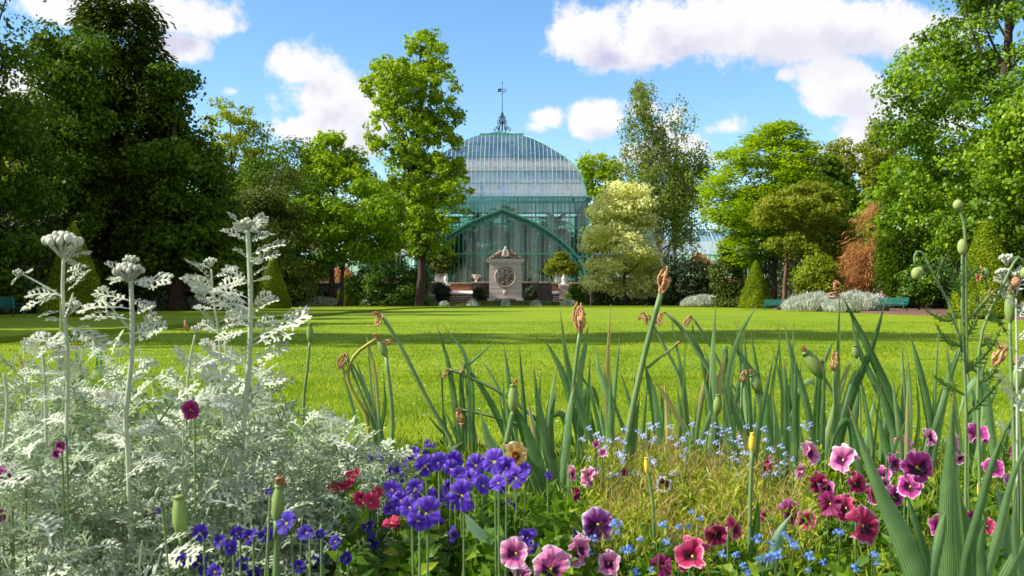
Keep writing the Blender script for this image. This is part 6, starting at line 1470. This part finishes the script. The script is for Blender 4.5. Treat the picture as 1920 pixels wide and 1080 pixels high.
VL = [
 ('violet viola blooms in an open cluster left of the pale tulip leaf', [(797,872,44,'vio',-5,-10,0), (822,868,42,'vio',25,-10,.1), (845,880,38,'vio',10,-10,.1)]),
 ('violet viola with lilac top petals leaning on the iris clump', [(850,862,40,'vio',-20,-20,.1), (893,872,44,'vio',20,-10,.2)]),
 ('large lit violet viola cluster beside the apricot pansy', [(928,865,52,'vio',-15,-15,.05), (950,878,50,'vio',30,-20,.1), (935,905,36,'vio',5,-10,.2)]),
 ('single star shaped violet viola in the cluster centre', [(868,928,58,'vio',5,-5,0)]),
 ('lilac budding viola turned sideways under the pale leaf', [(832,910,36,'vio',80,-5,.6), (800,912,16,'vio',40,0,.8)]),
 ('pair of rounded lilac violas left of the cluster', [(736,918,44,'vio',20,-30,.3), (752,938,44,'vio',-20,-10,.1)]),
 ('brightest violet viola bunch with white throats', [(770,950,46,'vio',-20,-10,0), (800,962,62,'vio',8,-8,0), (785,975,40,'vio',-30,10,.1)]),
 ('violet violas hanging low right of the star shaped one', [(938,912,34,'vio',70,-10,.3), (912,942,26,'vio',0,-10,.2), (940,945,38,'vio',60,20,.4), (968,945,18,'vio',10,0,.8)]),
 ('violet viola stems by the first iris clump', [(706,862,32,'vio',60,-10,.4), (690,858,22,'vio',80,0,.6)]),
 ('small violet violas in the back left of the cluster', [(742,878,26,'vio',10,-10,.2), (760,880,28,'vio',-30,-20,.2), (728,882,24,'vio',40,0,.4), (752,895,18,'vio',0,0,.6)]),
 ('violet viola tangled between the pink pansies and iris leaves', [(990,1008,44,'vio',-40,-10,.3), (1000,1026,36,'vio',20,10,.4)]),
 ('tiny lone viola on the sunny lawn edge', [(798,830,18,'vio',60,0,.5)]),
 ('small violet flower in front of the large iris blades', [(1027,892,18,'vio',10,-10,.3), (1072,998,34,'vio',60,0,.6)]),
 ('shaded violas under the crimson pinks', [(688,985,34,'blue',30,10,.4), (705,1010,34,'blue',-30,20,.4), (778,1022,26,'blue',30,20,.5)]),
]
for lab, fl in VL: pansy('viola', lab, 'viola', fl, GV, .042)
BL = [
 ('deep blue viola pair with yellow eyes beside the tulip seed head', [(540,980,56,'blue',0,-5,0), (577,998,44,'blue',10,-5,0), (600,1000,28,'blue',40,0,.3)]),
 ('deep blue viola facing away in the dark hollow', [(470,1005,42,'blue',-30,-10,.3), (432,1026,40,'blue',50,-10,.4)]),
 ('deep blue viola folded downward at the lower border', [(458,1052,44,'blue',20,20,.6)]),
 ('deep blue violas in the left bottom group', [(378,1055,56,'blue',-15,-10,.1), (405,1070,40,'blue',10,-10,.2)]),
 ('deep blue viola lit from above under the silver leaves', [(376,998,42,'blue',20,-10,.2)]),
 ('deep blue viola drooping right of the seed head', [(602,1042,40,'blue',-20,20,.5)]),
 ('tiny deep blue viola lost in the silver foliage', [(504,922,18,'blue',0,0,.3), (300,955,18,'blue',0,0,.3)]),
]
for lab, fl in BL: pansy('viola', lab, 'viola', [(a_, b_, c_*.82, *r_) for a_, b_, c_, *r_ in fl], GV, .045, cap=1.3)
ML = [
 ('dark wine viola high in the silver foliage', [(358,768,36,'wine',20,-10,.2)]),
 ('magenta viola glowing at the left within the silver foliage', [(118,835,24,'mag',20,-10,.4), (110,850,20,'mag',-20,10,.4)]),
 ('purple violas at the left border', [(10,890,34,'mag',30,-10,.2), (8,965,28,'wine',10,0,.3), (40,905,22,'wine',10,0,.4)]),
]
for lab, fl in ML: pansy('viola', lab, 'viola', fl, GV, .045, cap=1.4)
RL = [
 ('crimson pinks in a flat cluster above the violas', [(664,888,32,'red',0,-40,.1), (630,914,34,'red',-10,-35,.1), (652,912,34,'red',20,-35,.1)]),
 ('crimson pinks beside the rounded lilac viola', [(675,936,32,'red',0,-30,.2), (695,942,38,'red',10,-30,.1), (708,922,24,'red',20,-20,.3)]),
 ('crimson pinks below the bright violet bunch', [(735,980,36,'red',-10,-30,.1), (752,984,34,'red',10,-30,.1), (768,990,26,'red',30,-20,.3)]),
 ('small magenta pink bud at the rim of the silver clump', [(617,860,18,'red',10,-10,.6), (652,862,12,'red',10,-10,.8)]),
]
for lab, fl in RL: pansy('garden_pink', lab, 'flower', fl, 'crimson pinks', .036)

for lab, fl in [
 ('open magenta pansy low between the twin crimson ones and the heart faced one', [(1480,960,48,'mag',10,-10,.1), (1510,975,40,'crim',-30,-20,.2)]),
 ('cluster of rosy pansies left of the purple yellow eyed one', [(1640,925,44,'mag',-30,-20,.2), (1600,905,42,'crim',20,-20,.2), (1672,930,40,'mag',20,-10,.2)]),
 ('pale magenta pansies above the purple yellow eyed one', [(1690,835,36,'mag',-20,-30,.3), (1738,820,34,'pink',30,-25,.3)]),
 ('crimson pansies left of the wine twins, low in the green', [(1530,905,40,'crim',15,-20,.2), (1548,915,34,'mag',-30,-20,.2)]),
 ('dark masked pink pansy at the lower border between the tulip leaves', [(1140,1055,52,'pink',-10,-10,.1)]),
 ('wine coloured pansy under the curled crimson one', [(1240,1060,40,'wine',20,-20,.3)]),
 ('pansies of deep magenta at the far lower right', [(1760,985,44,'mag',-10,-20,.2), (1790,960,36,'crim',20,-15,.3)]),
 ('ruffled magenta pansies by the right border under the poppy', [(1860,880,42,'mag',-15,-25,.2), (1885,905,40,'pink',15,-20,.3)]),
 ]: pansy('pansy', lab, PA, fl, GP, .062)
for lab, fl in [
 ('violet violas filling the gap above the star shaped one', [(880,898,44,'vio',-10,-15,.1), (905,910,42,'vio',20,-10,.1), (862,890,36,'vio',-30,-20,.2)]),
 ('violet violas crowded between rounded lilac and star shaped ones', [(815,930,42,'vio',-20,-15,.1), (845,945,38,'vio',15,-10,.2), (780,915,40,'vio',30,-15,.2)]),
 ('violet violas right behind the apricot pansy and iris base', [(968,895,42,'vio',-15,-20,.2), (985,880,34,'vio',20,-10,.3)]),
 ('lowest bright violas between the pinks and the tulip leaves', [(820,985,40,'vio',-10,-5,.2), (845,1000,34,'vio',25,5,.3), (735,955,36,'vio',-25,-15,.2)]),
 ('violas of paler violet at the rear of the cluster', [(775,850,30,'vio',10,-25,.2), (805,845,28,'vio',-20,-20,.2), (760,862,30,'vio',0,-20,.2)]),
 ]: pansy('viola', lab, 'viola', fl, GV, .042)
for lab, fl in [
 ('deep blue violas crowding the hollow left of the seed head', [(500,985,42,'blue',-10,-10,.2), (445,985,38,'blue',20,-20,.2), (415,1000,40,'blue',-20,-10,.2)]),
 ('deep blue violas along the bottom border under the seed head', [(480,1060,42,'blue',10,-10,.2), (560,1045,40,'blue',-15,-10,.2), (345,1035,42,'blue',20,-10,.2)]),
 ('deep blue violas right of the seed head near the pinks', [(630,1000,36,'blue',10,-20,.3), (650,1030,38,'blue',-20,0,.3)]),
 ]: pansy('viola', lab, 'viola', [(a_, b_+14, c_*.75, *r_) for a_, b_, c_, *r_ in fl], GV, .045, cap=1.34)

# ------------------------------------------------------------------ forget-me-nots
M['fmn'] = plain('forget_me_not_blue', (0.10, 0.22, 0.70), (0.22, 0.38, 0.85), 30, 0.7, 0)
M['fmn_pale'] = plain('forget_me_not_pale', (0.32, 0.42, 0.78), (0.55, 0.60, 0.85), 30, 0.7, 0)
def fmn(label, heads, realw, mat, seed):
    rnd = random.Random(seed); mx = sum(h[0] for h in heads)/len(heads); Y0 = max(1.2, min(3.6, FPX*realw/heads[0][2], .43*FPX/(max(h[1] for h in heads)-HY))); g0 = ground_pt(mx, Y0)
    t = thing('forget_me_not', label, 'forget-me-not', g0, group='forget-me-nots')
    for (px, py, s) in heads:
        Y = Y0 + rnd.uniform(-.08, .08); c = V3(px, py, Y)
        if c.z < .03: Y = (CH-.03)*FPX/(py-HY); c = V3(px, py, Y)
        r = s/FPX*Y*.5; b = B(); nfl = 6
        for i in range(nfl):
            a = i*2.4; q = r*math.sqrt(i/nfl)*1.0; p = c + Vector((math.cos(a)*q, rnd.uniform(-.2, .2)*r, math.sin(a)*q)); k = r*.42
            nx = Vector((rnd.uniform(-.4, .4), -1, rnd.uniform(-.1, .7))).normalized(); u = nx.orthogonal().normalized(); v = nx.cross(u)
            V = [p + nx*k*.1]; F = []
            for j in range(10):
                an = j*.6283; rr_ = k*(1.0 if j % 2 else .55); V.append(p + (u*math.cos(an)+v*math.sin(an))*rr_)
            F = [(0, 1+j, 1+(j+1) % 10) for j in range(10)]; b.raw(V, F)
        part('flower_head', b, M[mat], t)
        b = B(); b.tube(spline([(g0.x*.4+c.x*.6, Y+.02, 0), (c.x+rnd.uniform(-.01, .01), Y+.01, c.z*.6), (c.x, Y+.004, c.z)], 6), .0009, 4); part('stem', b, M['stem'], t)
FB = [('bright blue forget-me-nots left of the heart faced crimson pansy', [(1570,996,20), (1480,1010,18), (1446,1000,14)]),
      ('bright blue forget-me-nots at the foot of the pale rounded tulip leaf', [(1418,1008,22), (1445,1016,16), (1352,1036,16)]),
      ('lowest bright blue forget-me-nots right of the curled crimson pansy', [(1440,1042,22), (1458,1036,20), (1425,1046,16), (1378,1038,14)]),
      ('blue forget-me-nots at the bottom border below the crimson pansies', [(1515,1040,20), (1600,1062,22), (1542,1052,16), (1400,1070,14), (1392,1058,14)]),
      ('single vivid blue forget-me-not beside the masked purple pansy', [(1172,1028,20), (1150,982,16)]),
      ('blue forget-me-not tangled in front of the crimson twin pansies', [(1338,990,14), (1312,970,12), (1290,985,12), (1296,958,12)])]
for i, (lab, hs) in enumerate(FB): fmn(lab, hs, .022, 'fmn', 300+i)
rq = random.Random(44)
for i, lab in enumerate(('bright blue forget-me-nots between the masked purple and the curled crimson pansies', 'blue forget-me-nots around the upright green tulip leaf', 'blue forget-me-nots under the wine twins', 'small blue forget-me-nots low in the corner before the near blades', 'blue forget-me-nots in front of the heart faced crimson pansy', 'blue specks of forget-me-nots between tulip leaf and pink pansies')):
    x0 = (1190, 1260, 1500, 1680, 1610, 1150)[i]; fmn(lab, [(x0+rq.uniform(-50, 50), rq.uniform(975, 1070), rq.uniform(12, 18)) for _ in range(4)], .022, 'fmn', 310+i)
for i in range(16):
    x0 = 1120 + i*26 + rq.uniform(-10, 10); hs = [(x0+rq.uniform(-22, 22), rq.uniform(795, 895), rq.uniform(9, 14)) for _ in range(6)]
    fmn('pale blue forget-me-nots in the straw coloured patch at the lawn edge', hs, .018, 'fmn_pale', 320+i)
for i in range(3):
    x0 = 30 + i*150; hs = [(x0+rq.uniform(-40, 40), rq.uniform(780, 830), rq.uniform(9, 12)) for _ in range(3)]
    fmn(['pale forget-me-nots hidden at the left border', 'few pale blue forget-me-nots behind the thick silver stalk', 'pale blue forget-me-nots deep in the silver clump'][i], hs, .018, 'fmn_pale', 350+i)

# ------------------------------------------------------------------ low leafy ground cover, straw, dry stems (nobody could count them)
def cover(name, label, cat, mat, n, seed, region, L, W, zfun, upright=0.3, tri=False):
    rs = np.random.RandomState(seed); x0, x1, y0, y1 = region
    y = y0 + (y1-y0)*rs.random(n); px = x0 + (x1-x0)*rs.random(n); x = (px-960)/FPX*y
    top = zfun(px, y); z = top*rs.random(n)**.6
    D = unit(rs, n) + np.array([0, 0, upright]); N = unit(rs, n) + np.array([0, -.2, .9])
    C = np.stack([x, y, z], 1); s = .55 + .9*rs.random(n)
    D /= np.linalg.norm(D, axis=1, keepdims=True); S = np.cross(D, N); S /= np.linalg.norm(S, axis=1, keepdims=True)+1e-9
    Nn = np.cross(S, D); Ls = (L*s)[:, None]; Ws = (W*s)[:, None]
    V = np.empty((n, 6, 3), np.float32)        # folded leaf: two quads along a midrib
    V[:, 0] = C; V[:, 1] = C + D*Ls*.45 + S*Ws*.5 + Nn*Ws*.2; V[:, 2] = C + D*Ls - Nn*Ls*.12; V[:, 3] = C + D*Ls*.45 - S*Ws*.5 + Nn*Ws*.2; V[:, 4] = C + D*Ls*.45; V[:, 5] = C + D*Ls*.1
    i = np.arange(n, dtype=np.int32)*6
    F = np.concatenate([np.stack([i, i+1, i+2, i+4], 1), np.stack([i, i+4, i+2, i+3], 1)])
    o = link(name, mesh_np(name, V.reshape(-1, 3), F, mat), kind='stuff'); tag(o, label, cat); return o
hz = lambda px, y: np.interp(y, [1.1, 1.6, 2.4, 3.2, 3.9], [.08, .11, .12, .07, .02])*(1+.25*np.sin(px*.031+y*3)*np.sin(px*.011-y*5))
M['cover'] = leafmat('bed_leaves', (0.03, 0.09, 0.005), (0.14, 0.26, 0.010), .42, .45, .3, 9.0, cc=(0.36, 0.44, 0.02))
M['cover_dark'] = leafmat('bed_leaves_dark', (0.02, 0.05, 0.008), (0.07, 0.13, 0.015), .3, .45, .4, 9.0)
M['straw'] = leafmat('dry_stems', (0.22, 0.15, 0.04), (0.50, 0.36, 0.14), .3, .7, .2, 9.0, cc=(0.5, 0.26, 0.12))
M['straw_green'] = leafmat('fine_green_stems', (0.16, 0.22, 0.008), (0.42, 0.46, 0.03), .38, .5, .3, 9.0)
cover('bed_foliage', 'dense fresh green leaves of the bedding plants covering the soil', 'ground cover', M['cover'], 36000, 401, (640, 2700, 1.25, 3.75), .030, .017, hz)
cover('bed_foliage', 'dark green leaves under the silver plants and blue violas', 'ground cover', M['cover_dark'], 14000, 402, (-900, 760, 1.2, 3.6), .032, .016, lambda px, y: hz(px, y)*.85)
cover('bed_foliage', 'leafy growth hiding the stems of the violet violas', 'ground cover', M['cover'], 9000, 411, (630, 1080, 1.28, 1.95), .030, .017, lambda px, y: np.interp(y, [1.28, 1.6, 1.95], [.10, .17, .17])*(1+.3*np.sin(px*.05)))
cover('bed_foliage', 'leafy growth around the lower pansies', 'ground cover', M['cover'], 9000, 412, (1080, 2050, 1.28, 1.8), .030, .017, lambda px, y: .115*(1+.3*np.sin(px*.04+y*9)))
cover('young_sprouts', 'thin green sprouts crowding the bed between the flowers', 'sprouts', M['straw_green'], 10000, 403, (700, 2700, 1.5, 3.75), .045, .0035, lambda px, y: hz(px, y)*1.15, upright=1.6)
cover('dry_stems', 'straw coloured and reddish dry stems of faded forget-me-nots', 'dry stems', M['straw'], 4200, 404, (1120, 1500, 1.7, 3.5), .05, .0018, lambda px, y: hz(px, y)*1.5+.02, upright=1.3)
cover('fine_weeds', 'yellow green feathery weeds mixed through the dry stems', 'weeds', M['straw_green'], 15000, 405, (1100, 1540, 1.7, 3.6), .022, .005, lambda px, y: hz(px, y)*1.35+.02, upright=1.0)
cover('dead_leaves', 'brown fallen leaves along the dark edge of the bed', 'dead leaves', M['straw'], 700, 406, (560, 2000, 3.55, 3.82), .035, .015, lambda px, y: 0*px+.012, upright=0)
